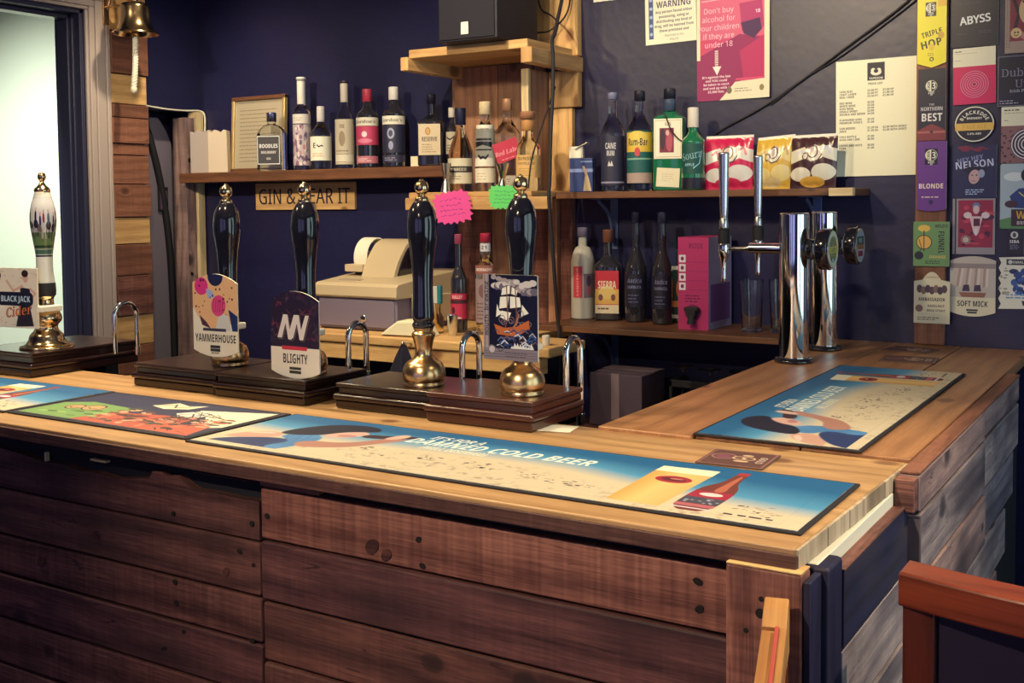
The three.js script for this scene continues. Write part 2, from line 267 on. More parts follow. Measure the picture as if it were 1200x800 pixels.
// ------------------------------------------------------------------ unseen ceiling spots and bulbs, placed to light the bar
UNSEEN_SPOTS.forEach(([x, y, z, ax, ay, az, cd, ang, pen], i) => {
  const where = ['above the left end of the back shelf', 'above the pine box shelf', 'above the crisp packets', 'above the right corner of the bar', 'above the long blue bar runner', 'above the left-hand hand pump', 'by the return of the bar, furthest right', '', 'before the bottles of the left shelf'][i];
  const bare = ang > 80;
  const t = bare ? thing('unseen_pendant_bulb', i === 4 ? 'unseen bare bulb over the middle of the bar, making the wall sheen' : 'unseen bare bulb before the left end of the bar, making wall sheen', 'pendant light', [x, CH, z], 'unseen bare pendant bulbs')
    : thing('unseen_ceiling_spot', 'unseen ceiling spotlight lighting the bar, ' + where, 'spotlight', [x, CH, z], 'unseen ceiling spotlights over the bar');
  if (bare) { part(t, 'cord', cyl(0.003, 0.003, CH - y - 0.06, 8).translate(0, -(CH - y - 0.06) / 2, 0), M.blackMatt); part(t, 'socket', cyl(0.013, 0.016, 0.05, 16).translate(0, y - CH + 0.05, 0), M.brassOld); }
  else part(t, 'bracket', cyl(0.02, 0.02, CH - y - 0.03).translate(0, -(CH - y - 0.03) / 2, 0), M.blackMatt);
  const d = V(ax - x, ay - y, az - z).normalize(), q = new THREE.Quaternion().setFromUnitVectors(V(0, -1, 0), d);
  const can = lathe([[0.0, 0.05], [0.034, 0.045], [0.042, 0.03], [0.044, -0.035], [0.041, -0.035], [0.038, 0.028], [0, 0.035]], 20).applyQuaternion(q).translate(0, y - CH, 0);
  if (!bare) part(t, 'housing', can, M.blackMatt);
  part(t, 'bulb', new THREE.SphereGeometry(bare ? 0.05 : 0.026, 24, 16).translate(0, y - CH - (bare ? 0.022 : 0), 0), mat(new THREE.Color(0.8, 0.8, 0.8), { emissive: new THREE.Color(...WARM), emissiveIntensity: bare ? 14 : 12 }));
  const l = new THREE.SpotLight(new THREE.Color(...WARM), cd, 0, R(ang), pen ?? 0.7, 2);
  l.name = 'unseen_spot_beam'; l.position.set(x, y, z); l.target.position.set(ax, ay, az); l.castShadow = true; l.shadow.radius = bare ? 2.4 : 1.2; l.shadow.mapSize.set(1024, 1024);
  scene.add(l, l.target); l.target.name = 'spot_aim';
});

// ------------------------------------------------------------------ the bar: worktop
const TOP = 1.10;
{
  const t = thing('bar_worktop', 'pale varnished timber worktop of the L-shaped bar, carrying pumps and bar runners', 'worktop');
  const skew = (g) => { const p = g.attributes.position; for (let i = 0; i < p.count; i++) if (p.getX(i) > -0.5) p.setX(i, p.getX(i) + 0.027 * (-1.155 - p.getZ(i))); return g; };
  part(t, 'worktop_board', skew(board(-3.2, -0.3645, TOP - 0.024, TOP, -1.338, -1.155, 0, 0.003)), M.counter);
  // the rear board ends a little further right
  part(t, 'worktop_board', skew(board(-3.2, -0.3645, TOP - 0.024, TOP - 0.0006, -1.622, -1.3395, 0, 0.003)), M.counter);
  part(t, 'worktop_board', board(-0.840, -0.676, TOP - 0.018, TOP + 0.006, -2.936, -1.609, 2, 0.003), M.counterRed);
  part(t, 'worktop_board', board(-0.6745, -0.507, TOP - 0.018, TOP + 0.0055, -2.936, -1.624, 2, 0.003), M.counterRed);
  part(t, 'worktop_board', board(-0.505, -0.347, TOP - 0.018, TOP + 0.005, -2.936, -1.624, 2, 0.003), M.counterRed);
  // lipping along the front edge: a dark sawn strip
  part(t, 'front_lipping', board(-3.2, -0.362, TOP - 0.0255, TOP - 0.006, -1.1555, -1.1500, 0, 0.002), M.edge);
  // end grain blocks of the right end, worn white
  let z = -1.156; const ends = [0.10, 0.0825, 0.07, 0.09, 0.07, 0.052];
  ends.forEach((l, i) => { part(t, 'end_block', skew(board(-0.3648, -0.3612 + 0.0005 * (i % 3), TOP - 0.0235, TOP - 0.0012, z - l + 0.0005, z, 1, 0.0006)), M.endGrain, 'worn pale end block'); z -= l; });
}
// ------------------------------------------------------------------ the bar: cladding
function ragged(x0, x1, y0, top, z0, depth, m) {   // a plank with a broken upper edge
  const s = new THREE.Shape(); s.moveTo(x0, y0); s.lineTo(x1, y0); for (const [x, y] of top) s.lineTo(x, y); s.closePath();
  const g = new THREE.ExtrudeGeometry(s, { depth, bevelEnabled: false }); woodUV(g, 0); g.translate(0, 0, z0); return g;
}
{
  const t = thing('bar_counter', 'reclaimed pallet-plank front and right side of the bar below the worktop', 'bar counter');
  part(t, 'carcass', [boxAt(-3.2, -0.375, 0, 1.074, -1.58, -1.19), boxAt(-0.80, -0.375, 0, 1.076, -2.93, -1.58)], mat(new THREE.Color(0.010, 0.010, 0.02), { roughness: 0.8 }));
  // right-hand run of the front
  const rightRows = [[0.9815, 1.0585, 0.000, 'brownTop'], [0.8905, 0.9785, 0.002, 'brownC'], [0.7985, 0.8865, -0.001, 'brownE'], [0.7065, 0.7950, 0.001, 'brownD'], [0.614, 0.703, 0, 'brown'], [0.52, 0.61, 0.001, 'brownB'], [0.42, 0.516, 0, 'brown'], [0.31, 0.416, 0, 'brownB'], [0.2, 0.306, 0, 'brown'], [0.09, 0.196, 0, 'brownB'], [0.0, 0.086, 0, 'brown']];
  for (const [y0, y1, dz, m] of rightRows) { const g = board(-1.1745, -0.425, y0, y1, -1.192, -1.174 + dz, 0, 0.0045); part(t, 'plank', g, M[m]); }
  // left-hand run: the top plank is broken along its upper edge
  const tp = [[-1.178, 1.036], [-1.22, 1.035], [-1.27, 1.037], [-1.315, 1.036], [-1.335, 1.043], [-1.35, 1.054], [-1.375, 1.050], [-1.39, 1.055], [-1.41, 1.053], [-1.418, 1.041], [-1.46, 1.035], [-1.50, 1.030], [-1.55, 1.034], [-1.59, 1.032], [-1.63, 1.038], [-1.69, 1.036], [-1.74, 1.042], [-1.80, 1.046], [-2.0, 1.05], [-2.3, 1.045], [-2.6, 1.05]];
  part(t, 'plank', ragged(-2.6, -1.178, 0.9775, tp, -1.192, 0.017, M.brownB), M.brownB, 'plank with a splintered upper edge');
  const leftRows = [[0.8925, 0.9735, 0.001, 'brownB'], [0.8215, 0.8895, 0, 'brownD'], [0.740, 0.818, 0.001, 'brownC'], [0.655, 0.737, 0, 'brownD'], [0.57, 0.651, 0, 'brown'], [0.48, 0.566, 0.001, 'brownB'], [0.39, 0.476, 0, 'brown'], [0.3, 0.386, 0, 'brownB'], [0.2, 0.296, 0, 'brown'], [0.1, 0.196, 0, 'brownB'], [0.0, 0.096, 0, 'brown']];
  for (const [y0, y1, dz, m] of leftRows) part(t, 'plank', board(-2.6, -1.178, y0, y1, -1.192, -1.175 + dz, 0, 0.0042), M[m]);
  for (let k = 0; k < 11; k++) part(t, 'plank', board(-3.2, -2.604, 0.955 - k * 0.09, 1.04 - k * 0.09, -1.192, -1.176, 0, 0.003), k % 2 ? M.brown : M.brownB);
  // splinters of the old batten still hanging in the gap
  part(t, 'splinter', board(-1.565, -1.525, 1.052, 1.056, -1.186, -1.176, 0, 0.001), M.pale);
  part(t, 'splinter', board(-1.69, -1.685, 1.036, 1.052, -1.186, -1.178, 1, 0.001), M.pale);
  part(t, 'splinter', board(-1.175, -1.06, 1.060, 1.068, -1.189, -1.174, 0, 0.002), M.redPine);
  part(t, 'splinter', board(-1.32, -1.20, 1.061, 1.0635, -1.189, -1.179, 0, 0.001), M.edge);
  // nail holes and knots of the front
  const holeM = mat(new THREE.Color(0.012, 0.009, 0.012), { roughness: 0.9 }), knotM = tint(M.brownB, 0.62, 0.55, 0.56);
  const spot = (n, x, y, rx, ry, m, rot = 0, z = -1.1735) => { const g = cyl(1, 1, 1, 14).rotateX(PI / 2).scale(rx, ry, 0.002).rotateZ(rot); woodUV(g, 0); part(t, n, g.translate(x, y, z), m); };
  for (const [x, y] of [[-0.883, 1.025], [-0.877, 0.990], [-1.160, 1.017], [-0.484, 1.038], [-0.482, 1.006], [-1.192, 1.001], [-1.218, 0.955], [-1.190, 0.939], [-1.362, 0.883], [-1.361, 0.850], [-1.345, 0.807], [-1.362, 0.992], [-1.197, 0.823], [-1.163, 0.935], [-1.160, 0.905], [-0.47, 0.95], [-0.475, 0.915], [-1.392, 0.770]]) spot('nail_hole', x, y, rr(0.0035, 0.0062), rr(0.003, 0.0042), holeM, rr(-0.5, 0.5));
  for (const [x, y, r] of [[-0.963, 1.003, 0.013], [-0.938, 0.995, 0.010], [-1.248, 0.919, 0.008], [-0.70, 0.93, 0.014], [-1.05, 0.93, 0.012], [-1.55, 0.93, 0.010], [-1.70, 0.86, 0.012]]) spot('knot', x, y, r, r * 0.72, knotM, 0.7, -1.1732);
  // corner post boards
  part(t, 'corner_board', board(-0.438, -0.353, 0, 1.0765, -1.172, -1.140, 1, 0.003), M.brownTop, 'upright brown corner board');
  part(t, 'pale_top', board(-0.4375, -0.3535, 1.0765, 1.0785, -1.1715, -1.1405, 0, 0.0006), M.pine, 'pale pine top of the corner board');  // thin pale strip along the top of the post
  for (const [x, y, r] of [[-0.398, 1.028, 0.0055], [-0.397, 1.044, 0.003], [-0.414, 1.006, 0.003]]) spot('nail_hole', x, y, r, r, holeM, 0, -1.1402);
  part(t, 'corner_board', board(-0.3525, -0.344, 0, 1.070, -1.182, -1.142, 1, 0.002), M.navyBoard, 'narrow navy upright board');
  part(t, 'corner_board', board(-0.365, -0.336, 0, 1.0745, -1.238, -1.184, 1, 0.005), M.navyBoard, 'navy upright board with a broken top');
  part(t, 'white_batten', board(-0.375, -0.350, 1.0565, 1.0755, -1.64, -1.19, 2, 0.002), M.whitePaint, 'white painted strip under the worktop end');
  const navyRows = [[0.9665, 1.0555], [0.873, 0.962], [0.78, 0.869], [0.69, 0.776], [0.6, 0.686], [0.5, 0.596], [0.4, 0.496], [0.3, 0.396], [0.2, 0.296], [0.1, 0.196], [0, 0.096]];
  navyRows.forEach(([a, b], i) => part(t, 'side_plank', board(-0.374, -0.335 + (i === 1 ? -0.002 : 0), a, b, -1.652, -1.241, 2, 0.002), i < 1 || i > 2 ? M.navyBoard : M.grey));
  part(t, 'side_plank', board(-0.372, -0.3345, 1.0555, 1.0575, -1.652, -1.241, 2, 0.0008), M.brown, 'bare brown top edge of the navy boards');
  // return: weathered planks
  part(t, 'return_batten', board(-0.349, -0.322, 1.050, 1.0965, -1.555, -1.535, 0, 0.003), M.brown);
  const cols = [[-2.083, -1.556], [-2.52, -2.086]], ends2 = [-2.53, -2.515, -2.47, -2.36, -2.25];
  const rows = [[1.0475, 1.0985], [0.956, 1.044], [0.862, 0.952], [0.768, 0.858], [0.67, 0.764], [0.57, 0.666], [0.47, 0.566], [0.37, 0.466], [0.25, 0.366], [0.12, 0.246], [0, 0.116]];
  cols.forEach(([z0, z1], c) => rows.forEach(([a, b], i) => part(t, 'return_plank', board(-0.350, -0.319 - 0.004 * c + ((i + c) % 3) * 0.0015, a + c * 0.002, b + c * 0.002, c ? ends2[Math.min(i, 4)] : z0, z1, 2, 0.003), i === 0 ? M.greyBrown : [M.grey0, M.greyB, M.greyC, M.greyBrown][(i * 3 + c * 2 + 1) % 4])));
  part(t, 'top_rail', board(-0.3455, -0.3195, 1.0985, 1.1035, -2.53, -1.556, 2, 0.002), M.redPine, 'brown rail along the return');
}
// ------------------------------------------------------------------ bar runners and beer mats
function beerPrint(g, W, H) {       // snow field under a teal sky, a drinker at the left, a glass and a bottle at the right
  const B = H * 0.055, bx = W * 0.010, br = W * 0.026; fill(g, css(28, 24, 40), 0, 0, W, H);
  g.save(); g.beginPath(); g.rect(bx, B, W - bx - br, H - 2.3 * B); g.clip();
  const skyEnd = (x) => 0.40 + 0.05 * Math.sin(x * 9) + (x > 0.62 ? 0.75 * (x - 0.62) : 0);
  const lp = (a, b, t) => a + (b - a) * Math.min(1, Math.max(0, t));
  const img = g.createImageData(W, H), top = alb(18, 86, 112), mid = alb(78, 138, 148), low = alb(208, 179, 128), drk = alb(150, 124, 92);
  for (let y = 0; y < H; y++) for (let x = 0; x < W; x++) {
    const u = x / W, v = y / H, h = skyEnd(u), i = (y * W + x) * 4;
    const t1 = (v - h * 0.35) / (h * 0.55), t2 = (v - h * 0.85) / 0.2;
    const rock = Math.max(0, vnoise(u * 70, v * 22, 70, 22, 61) * 0.6 + vnoise(u * 180, v * 60, 180, 60, 62) * 0.5 - 0.66) * 3.2 * Math.min(1, Math.max(0, (v - h - 0.12) * 6)) * (0.35 + 0.65 * vnoise(u * 11, v * 3, 11, 3, 63));
    for (let c = 0; c < 3; c++) { let q = lp(top[c], mid[c], t1); q = lp(q, low[c], t2); q = lp(q, drk[c], rock); img.data[i + c] = toS(q); } img.data[i + 3] = 255;
  }
  g.putImageData(img, 0, 0); fill(g, css(28, 24, 40), 0, 0, W, B); fill(g, css(28, 24, 40), 0, H - 1.3 * B, W, 1.3 * B); fill(g, css(28, 24, 40), 0, 0, bx, H); fill(g, css(28, 24, 40), W - br, 0, br, H);
  const X = (a) => a.map(([x, y]) => [W * x, H * y]);
  for (const [cx, cy] of [[.30, .62], [.335, .76], [.42, .66], [.50, .64], [.515, .74], [.60, .72], [.655, .76], [.69, .78], [.925, .74], [.95, .82]]) for (let k = 0; k < 13; k++) disc(g, rnd() < 0.5 ? css(70, 56, 52) : css(150, 122, 92), W * (cx + rr(-.02, .02)), H * (cy + rr(-.05, .05)), rr(2, 11), rr(1, 5), rr(-.5, .2));
  g.filter = 'blur(2.5px)';
  // drinker: far sleeve, back, raised arm, face and hair
  sblob(g, css(196, 140, 104), X([[.015, .80], [.035, .62], [.075, .52], [.105, .56], [.11, .66], [.06, .78]])); sblob(g, css(216, 176, 140), X([[.03, .64], [.07, .55], [.095, .57], [.06, .63]]));
  sblob(g, css(28, 46, 78), X([[.015, .99], [.03, .84], [.08, .72], [.12, .66], [.165, .70], [.175, .86], [.16, .99]]));
  sblob(g, css(78, 124, 146), X([[.10, .62], [.125, .46], [.16, .46], [.19, .58], [.185, .78], [.165, .97], [.13, .90], [.155, .70]]));
  for (let k = 0; k < 9; k++) curve(g, css(44, 76, 104), 3, [[W * (.115 + k * .008), H * rr(.5, .6)], [W * (.13 + k * .006), H * rr(.65, .75)], [W * (.125 + k * .006), H * rr(.8, .95)]]);
  sblob(g, css(170, 112, 84), X([[.16, .70], [.185, .62], [.225, .60], [.255, .50], [.275, .34], [.30, .26], [.315, .32], [.29, .48], [.265, .66], [.225, .76], [.18, .82]]));
  sblob(g, css(206, 154, 120), X([[.165, .48], [.17, .34], [.195, .24], [.225, .26], [.235, .33], [.22, .42], [.19, .50]])); sblob(g, css(180, 110, 92), X([[.185, .40], [.215, .36], [.225, .40], [.195, .46]]));
  sblob(g, css(18, 18, 36), X([[.085, .54], [.095, .34], [.125, .16], [.18, .08], [.225, .12], [.235, .22], [.205, .26], [.178, .34], [.165, .46], [.14, .52], [.11, .56]]));
  sblob(g, css(54, 26, 30), X([[.225, .36], [.235, .30], [.265, .28], [.315, .20], [.322, .26], [.275, .36], [.24, .40]])); sblob(g, css(206, 160, 126), X([[.27, .38], [.275, .24], [.29, .18], [.305, .22], [.295, .34]]));
  g.filter = 'none';
  // writing
  txt(g, "IT'S FOR A", W * .385, H * .165, H * .115, css(232, 216, 170), { style: 'italic', fit: W * .10 });
  txt(g, 'DAMNED COLD BEER', W * .477, H * .295, H * .185, css(236, 220, 174), { style: 'italic', fit: W * .335 });
  txt(g, '(WELL DESERVED)', W * .42, H * .425, H * .095, css(226, 208, 158), { style: 'italic', fit: W * .12 });
  // glass and bottle
  const gg = g.createLinearGradient(W * .745, 0, W * .825, 0); gg.addColorStop(0, css(214, 150, 70)); gg.addColorStop(.4, css(230, 178, 96)); gg.addColorStop(1, css(216, 160, 84));
  g.fillStyle = gg; g.beginPath(); [[.745, .94], [.738, .22], [.822, .20], [.818, .94]].forEach(([x, y], i) => (i ? g.lineTo(W * x, H * y) : g.moveTo(W * x, H * y))); g.fill();
  blob(g, css(236, 212, 156), X([[.738, .25], [.738, .13], [.822, .11], [.822, .24]])); disc(g, css(158, 36, 44), W * .782, H * .40, W * .026, H * .075); disc(g, css(90, 30, 36), W * .782, H * .40, W * .018, H * .035); disc(g, css(200, 120, 90), W * .785, H * .385, W * .01, H * .012);
  sblob(g, css(112, 48, 36), X([[.829, .94], [.828, .58], [.832, .44], [.845, .34], [.848, .14], [.848, .09], [.864, .09], [.864, .14], [.867, .34], [.879, .44], [.883, .58], [.882, .94]]));
  sblob(g, css(176, 92, 60), X([[.853, .40], [.856, .16], [.861, .16], [.863, .40], [.868, .54], [.850, .54]])); fill(g, css(168, 42, 46), W * .848, H * .08, W * .016, H * .06);
  fill(g, css(158, 34, 48), W * .829, H * .54, W * .053, H * .13); disc(g, css(206, 190, 160), W * .856, H * .60, W * .016, H * .035); fill(g, css(70, 64, 66), W * .829, H * .67, W * .053, H * .12); for (let k = 0; k < 14; k++) disc(g, css(170, 160, 150), W * rr(.833, .878), H * rr(.69, .78), 5, 3); fill(g, css(176, 90, 84), W * .829, H * .80, W * .053, H * .05); fill(g, css(206, 180, 160), W * .829, H * .87, W * .053, H * .02);
  scribble(g, W * .90, H * .88, W * .075, 1, 4, css(60, 46, 46), H * .022);
  g.restore();
}
const beerTex = tex(2048, 512, beerPrint);
const comicTex = tex(1024, 512, (g, W, H) => {
  fill(g, css(24, 22, 40), 0, 0, W, H);
  g.save(); g.beginPath(); g.rect(16, 18, W - 32, H - 34); g.clip();
  fill(g, css(34, 34, 58), 0, 0, W, H);
  blob(g, css(112, 140, 66), [[0, H], [0, H * .55], [W * .12, H * .40], [W * .42, H * .46], [W * .38, H * .75], [W * .34, H]]);
  blob(g, css(178, 74, 48), [[W * .33, H], [W * .38, H * .62], [W * .62, H * .52], [W * .78, H * .5], [W * .80, H]]);
  blob(g, css(232, 208, 150), [[W * .78, H * .42], [W * .66, H * .25], [W, H * .04], [W, H * .62], [W * .93, H * .72]]);
  blob(g, css(196, 84, 54), [[W * .70, H], [W * .84, H * .64], [W * .94, H * .66], [W * .98, H]]);
  for (let k = 0; k < 70; k++) { const x = W * rr(.34, .90), y = H * rr(.40, .90), n = [css(52, 30, 32), css(130, 60, 44), css(214, 150, 100), css(60, 60, 50), css(206, 110, 70)][k % 5]; sblob(g, n, [[x, y], [x + rr(20, 70), y - rr(6, 26)], [x + rr(30, 90), y + rr(4, 20)], [x + rr(0, 30), y + rr(10, 34)]]); }
  for (let k = 0; k < 40; k++) { const x = W * rr(.36, .9), y = H * rr(.38, .92); curve(g, css(34, 24, 30), rr(2, 6), [[x, y], [x + rr(-40, 40), y + rr(-16, 16)], [x + rr(-60, 60), y + rr(-22, 22)]]); }
  for (let k = 0; k < 16; k++) { const x = W * rr(.05, .34), y = H * rr(.58, .92); sblob(g, [css(86, 116, 52), css(140, 160, 80), css(64, 84, 44)][k % 3], [[x, y], [x + 40, y - 14], [x + 70, y + 6], [x + 20, y + 18]]); }
  for (const [x, y, s] of [[.14, .62, 50], [.23, .58, 62]]) { disc(g, css(190, 140, 80), W * x, H * y, s, s * .8); ring(g, css(40, 32, 36), W * x, H * y, s * .8, 8); curve(g, css(40, 32, 36), 7, [[W * x - 20, H * y + 8], [W * x, H * y + 20], [W * x + 22, H * y + 6]]); }
  blob(g, css(226, 200, 140), [[W * .40, H * .28], [W * .46, H * .10], [W * .55, H * .16], [W * .62, H * .08], [W * .60, H * .26], [W * .50, H * .34]]);
  curve(g, css(36, 28, 36), 8, [[W * .42, H * .26], [W * .48, H * .16], [W * .52, H * .26], [W * .58, H * .16]]);
  blob(g, css(226, 206, 160), [[W * .62, H * .42], [W * .68, H * .26], [W * .78, H * .30], [W * .76, H * .46], [W * .68, H * .52]]);
  for (let k = 0; k < 30; k++) curve(g, css(44, 32, 38), rr(3, 7), [[W * rr(.62, .9), H * rr(.28, .7)], [W * rr(.62, .9), H * rr(.28, .7)]]);
  for (let k = 0; k < 12; k++) disc(g, css(198, 120, 84), W * rr(.6, .88), H * rr(.45, .7), rr(8, 26), rr(6, 16));
  g.restore();
});
function runner(name, label, x, y, z, w, d, t, turn, crop) {
  const m = printMat(t, 0.6), b = 0.012;
  const gr = thing(name, label, 'bar runner', [x, y, z], 'rubber-backed bar runners', turn);
  part(gr, 'rubber_mat', rbox(w, 0.003, d, 0.0012).translate(0, 0.0016, 0), M.rubber);
  const top = new THREE.BoxGeometry(w - b, 0.0008, d - b).translate(0, 0.0034, 0);
  if (crop) { const uv = top.attributes.uv; for (let i = 0; i < uv.count; i++) uv.setX(i, crop[0] + uv.getX(i) * (crop[1] - crop[0])); }
  part(gr, 'printed_top', top, m);
}
runner('bar_runner', 'long blue and snow-coloured bar runner on the front worktop, with a cold beer slogan', -0.868, TOP, -1.328, 0.990, 0.254, beerTex, 0);
runner('bar_runner', 'dark green and red cartoon bar runner lying between the two blue ones', -1.606, TOP, -1.331, 0.472, 0.240, comicTex, 0);
runner('bar_runner', 'blue bar runner at the left edge, cut off beside the cartoon one', -2.338, TOP, -1.331, 0.980, 0.246, beerTex, 0);
runner('bar_runner', 'blue bar runner lying along the return of the bar, by the chrome beer fonts', -0.545, TOP + 0.006, -2.035, 0.835, 0.262, beerTex, PI / 2, [0.02, 0.98]);
function beermat(label, x, y, z, w, d, turn, t) {
  const gr = part(scene, 'beer_mat', rbox(w, 0.0016, d, 0.0008), [0, 1, 2, 3, 4, 5].map((i) => (i === 2 ? printMat(t, 0.6) : mat([110, 78, 60], { roughness: 0.8 }))));
  const g = new THREE.BoxGeometry(w, 0.0016, d); gr.geometry = g; gr.position.set(x, y + 0.001, z); gr.rotation.y = turn; tag(gr, label, 'beer mat', 'brown beer mats');
}
const matTex = tex(256, 256, (g, W, H) => {
  fill(g, css(96, 60, 48), 0, 0, W, H); g.strokeStyle = css(150, 100, 74); g.lineWidth = 6; g.strokeRect(8, 8, W - 16, H - 16);
  ring(g, css(168, 110, 90), 66, 110, 44, 8); disc(g, css(130, 70, 74), 66, 110, 28);
  for (const x of [128, 166]) { ring(g, css(206, 160, 110), x, 118, 22, 9); } disc(g, css(206, 160, 110), 150, 70, 22, 14); disc(g, css(206, 160, 110), 148, 168, 30, 14);
  txt(g, 'GOLD', 216, 128, 40, css(206, 170, 130), { rot: 90 });
});
beermat('brown beer mat on the front worktop between the two blue runners', -0.5635, TOP, -1.518, 0.098, 0.094, 0.05, matTex);
beermat('brown beer mat at the far end of the return, nearer of the pair', -0.565, TOP + 0.006, -2.625, 0.12, 0.10, 0.1, matTex);
beermat('brown beer mat furthest along the return, under the wall of badges', -0.60, TOP + 0.006, -2.80, 0.11, 0.09, -0.2, matTex);

// ------------------------------------------------------------------ hand pumps
const handleProfile = smooth([[0.0001, 0], [0.0185, 0.001], [0.0205, 0.006], [0.0175, 0.012], [0.0195, 0.016], [0.0185, 0.05], [0.0185, 0.09], [0.0215, 0.13], [0.0262, 0.165], [0.0272, 0.185], [0.0245, 0.207], [0.0175, 0.222], [0.012, 0.228], [0.0001, 0.229]], 4);
const finial = smooth([[0.0001, -0.003], [0.012, -0.002], [0.0115, 0.005], [0.006, 0.009], [0.0105, 0.014], [0.0128, 0.022], [0.0105, 0.031], [0.005, 0.035], [0.0045, 0.037], [0.0001, 0.039]], 4);
const brassStem = smooth([[0.0001, 0], [0.036, 0.0], [0.037, 0.004], [0.036, 0.008], [0.0385, 0.014], [0.0385, 0.026], [0.033, 0.04], [0.022, 0.048], [0.017, 0.054], [0.0155, 0.064], [0.0175, 0.078], [0.0205, 0.088], [0.0215, 0.094], [0.0165, 0.099], [0.0185, 0.104], [0.0001, 0.105]], 4);
function pumpBase(t, x0, x1, z0, z1, h, m) {
  const b = t, p = part(b, 'base', [board(x0 + 0.002, x1 - 0.002, TOP, TOP + h * 0.36, z0, z1, 0, 0.004), board(x0 - 0.003, x1 + 0.003, TOP + h * 0.34, TOP + h * 0.58, z0, z1 + 0.004, 0, 0.006), board(x0 + 0.005, x1 - 0.005, TOP + h * 0.56, TOP + h * 0.85, z0, z1 - 0.006, 0, 0.003), board(x0 + 0.001, x1 - 0.001, TOP + h * 0.82, TOP + h, z0, z1 - 0.002, 0, 0.003)], m);
  part(b, 'clamp', boxAt((x0 + x1) / 2 - 0.05, (x0 + x1) / 2 + 0.05, TOP - 0.12, TOP + 0.002, z0 + 0.01, z0 + 0.05, 0.004), M.blackMatt);
  return p;
}
function spout(t, x, z0, dz, y0, y1, yTip) {
  const r = Math.abs(dz) / 2, P = [[x, y0, z0], [x, y0 + 0.03, z0], [x, y1 - r, z0]];
  for (let a = 1; a < 8; a++) P.push([x, y1 - r + Math.sin(a / 8 * PI) * r, z0 + dz / 2 * (1 - Math.cos(a / 8 * PI))]);
  P.push([x, y1 - r, z0 + dz], [x, yTip + 0.02, z0 + dz], [x, yTip, z0 + dz]);
  part(t, 'swan_neck', tube(P, 0.0058, 60, 12), M.chrome);
  part(t, 'nozzle', cyl(0.008, 0.0075, 0.02, 14).translate(x, yTip + 0.002, z0 + dz), M.steel);
}
function clipShape(w, h, kind) {
  const s = new THREE.Shape(), x = w / 2, y = h / 2;
  if (kind === 'rect') return rectShape(w, h, 0.002);
  if (kind === 'arch') { s.moveTo(-x, -y + 0.012); s.quadraticCurveTo(0, -y - 0.014, x, -y + 0.012); s.lineTo(x, y - 0.016); s.quadraticCurveTo(0, y + 0.020, -x, y - 0.016); s.closePath(); return s; }
}
function pump(label, base, hx, hz, clip, sp) {
  const [x0, x1, z0, z1, h] = base, t = thing('hand_pump', label, 'beer pump', [0, 0, 0], 'hand pumps on the front worktop');
  t.position.set(hx, TOP, hz);
  const inner = (g) => g.translate(-hx, -TOP, -hz);
  const before = t.children.length;
  pumpBase(t, x0, x1, z0, z1, h, h > 0.049 ? M.mahogRed : M.mahog);
  if (sp) spout(t, ...sp);
  for (const c of t.children.slice(before)) inner(c.geometry);
  part(t, 'brass_stem', lathe(brassStem, 36).translate(0, h, 0), M.brassOld);
  part(t, 'handle', lathe(handleProfile, 40).translate(0, h + 0.104, 0), M.black);
  part(t, 'finial', lathe(finial, 28).translate(0, h + 0.333, 0), M.brass);
  const [cx, cy, w, hh, kind, map, turn] = clip;
  const [g, ms] = plaque(clipShape(w, hh, kind), 0.003, printMat(map, 0.3, { clearcoat: 0.3 }), M.white);
  const cl = part(t, 'pump_clip', g, ms, 'printed pump badge'); cl.position.set(cx - hx, cy - TOP, -1.548 - hz); cl.rotation.y = turn || 0;
  part(t, 'clip_holder', boxAt(-0.018, 0.030, h + 0.075, h + 0.088, -0.020, 0.046, 0.003), M.white, 'white plastic clip holder');
  return t;
}
const yamTex = tex(400, 560, (g, W, H) => {
  fill(g, css(226, 206, 160), 0, 0, W, H);
  blob(g, css(222, 164, 104), [[0, 0], [W, 0], [W, H * .55], [W * .55, H * .68], [W * .2, H * .6], [0, H * .4]]);
  blob(g, css(200, 190, 160), [[W * .6, H * .45], [W * .8, H * .5], [W * .85, H * .68], [W * .5, H * .68]]);
  blob(g, css(30, 46, 80), [[W * .8, H * .42], [W, H * .5], [W, H * .68], [W * .88, H * .68]]);
  disc(g, css(34, 36, 60), W * .52, H * .03, W * .17, H * .115);
  disc(g, css(206, 50, 104), W * .2, H * .15, W * .15); disc(g, css(212, 70, 104), W * .58, H * .38, W * .16, W * .18, .3);
  for (let i = 0; i < 5; i++) curve(g, css(150, 30, 70), 5, [[W * (.48 + i * .05), H * .30], [W * (.46 + i * .05), H * .46]]);
  blob(g, css(150, 160, 170), [[W * .3, H * .18], [W * .44, H * .2], [W * .5, H * .28], [W * .36, H * .3]]);
  for (let k = 0; k < 26; k++) disc(g, css(70, 40, 44), W * rr(.04, .95), H * rr(.02, .5), rr(4, 10));
  blob(g, css(80, 48, 50), [[W * .15, H * .5], [W * .3, H * .58], [W * .4, H * .66], [W * .2, H * .62]]);
  fill(g, css(60, 54, 66), W * .22, H * .655, W * .52, H * .035);
  txt(g, 'YAMMERHOUSE', W * .5, H * .775, 74, css(38, 36, 40), { sx: 0.66 });
  fill(g, css(38, 36, 40), W * .38, H * .86, W * .22, H * .035); fill(g, css(38, 36, 40), W * .38, H * .90, W * .22, H * .035); txt(g, 'BREWERY', W * .49, H * .955, 16, css(38, 36, 40));
});
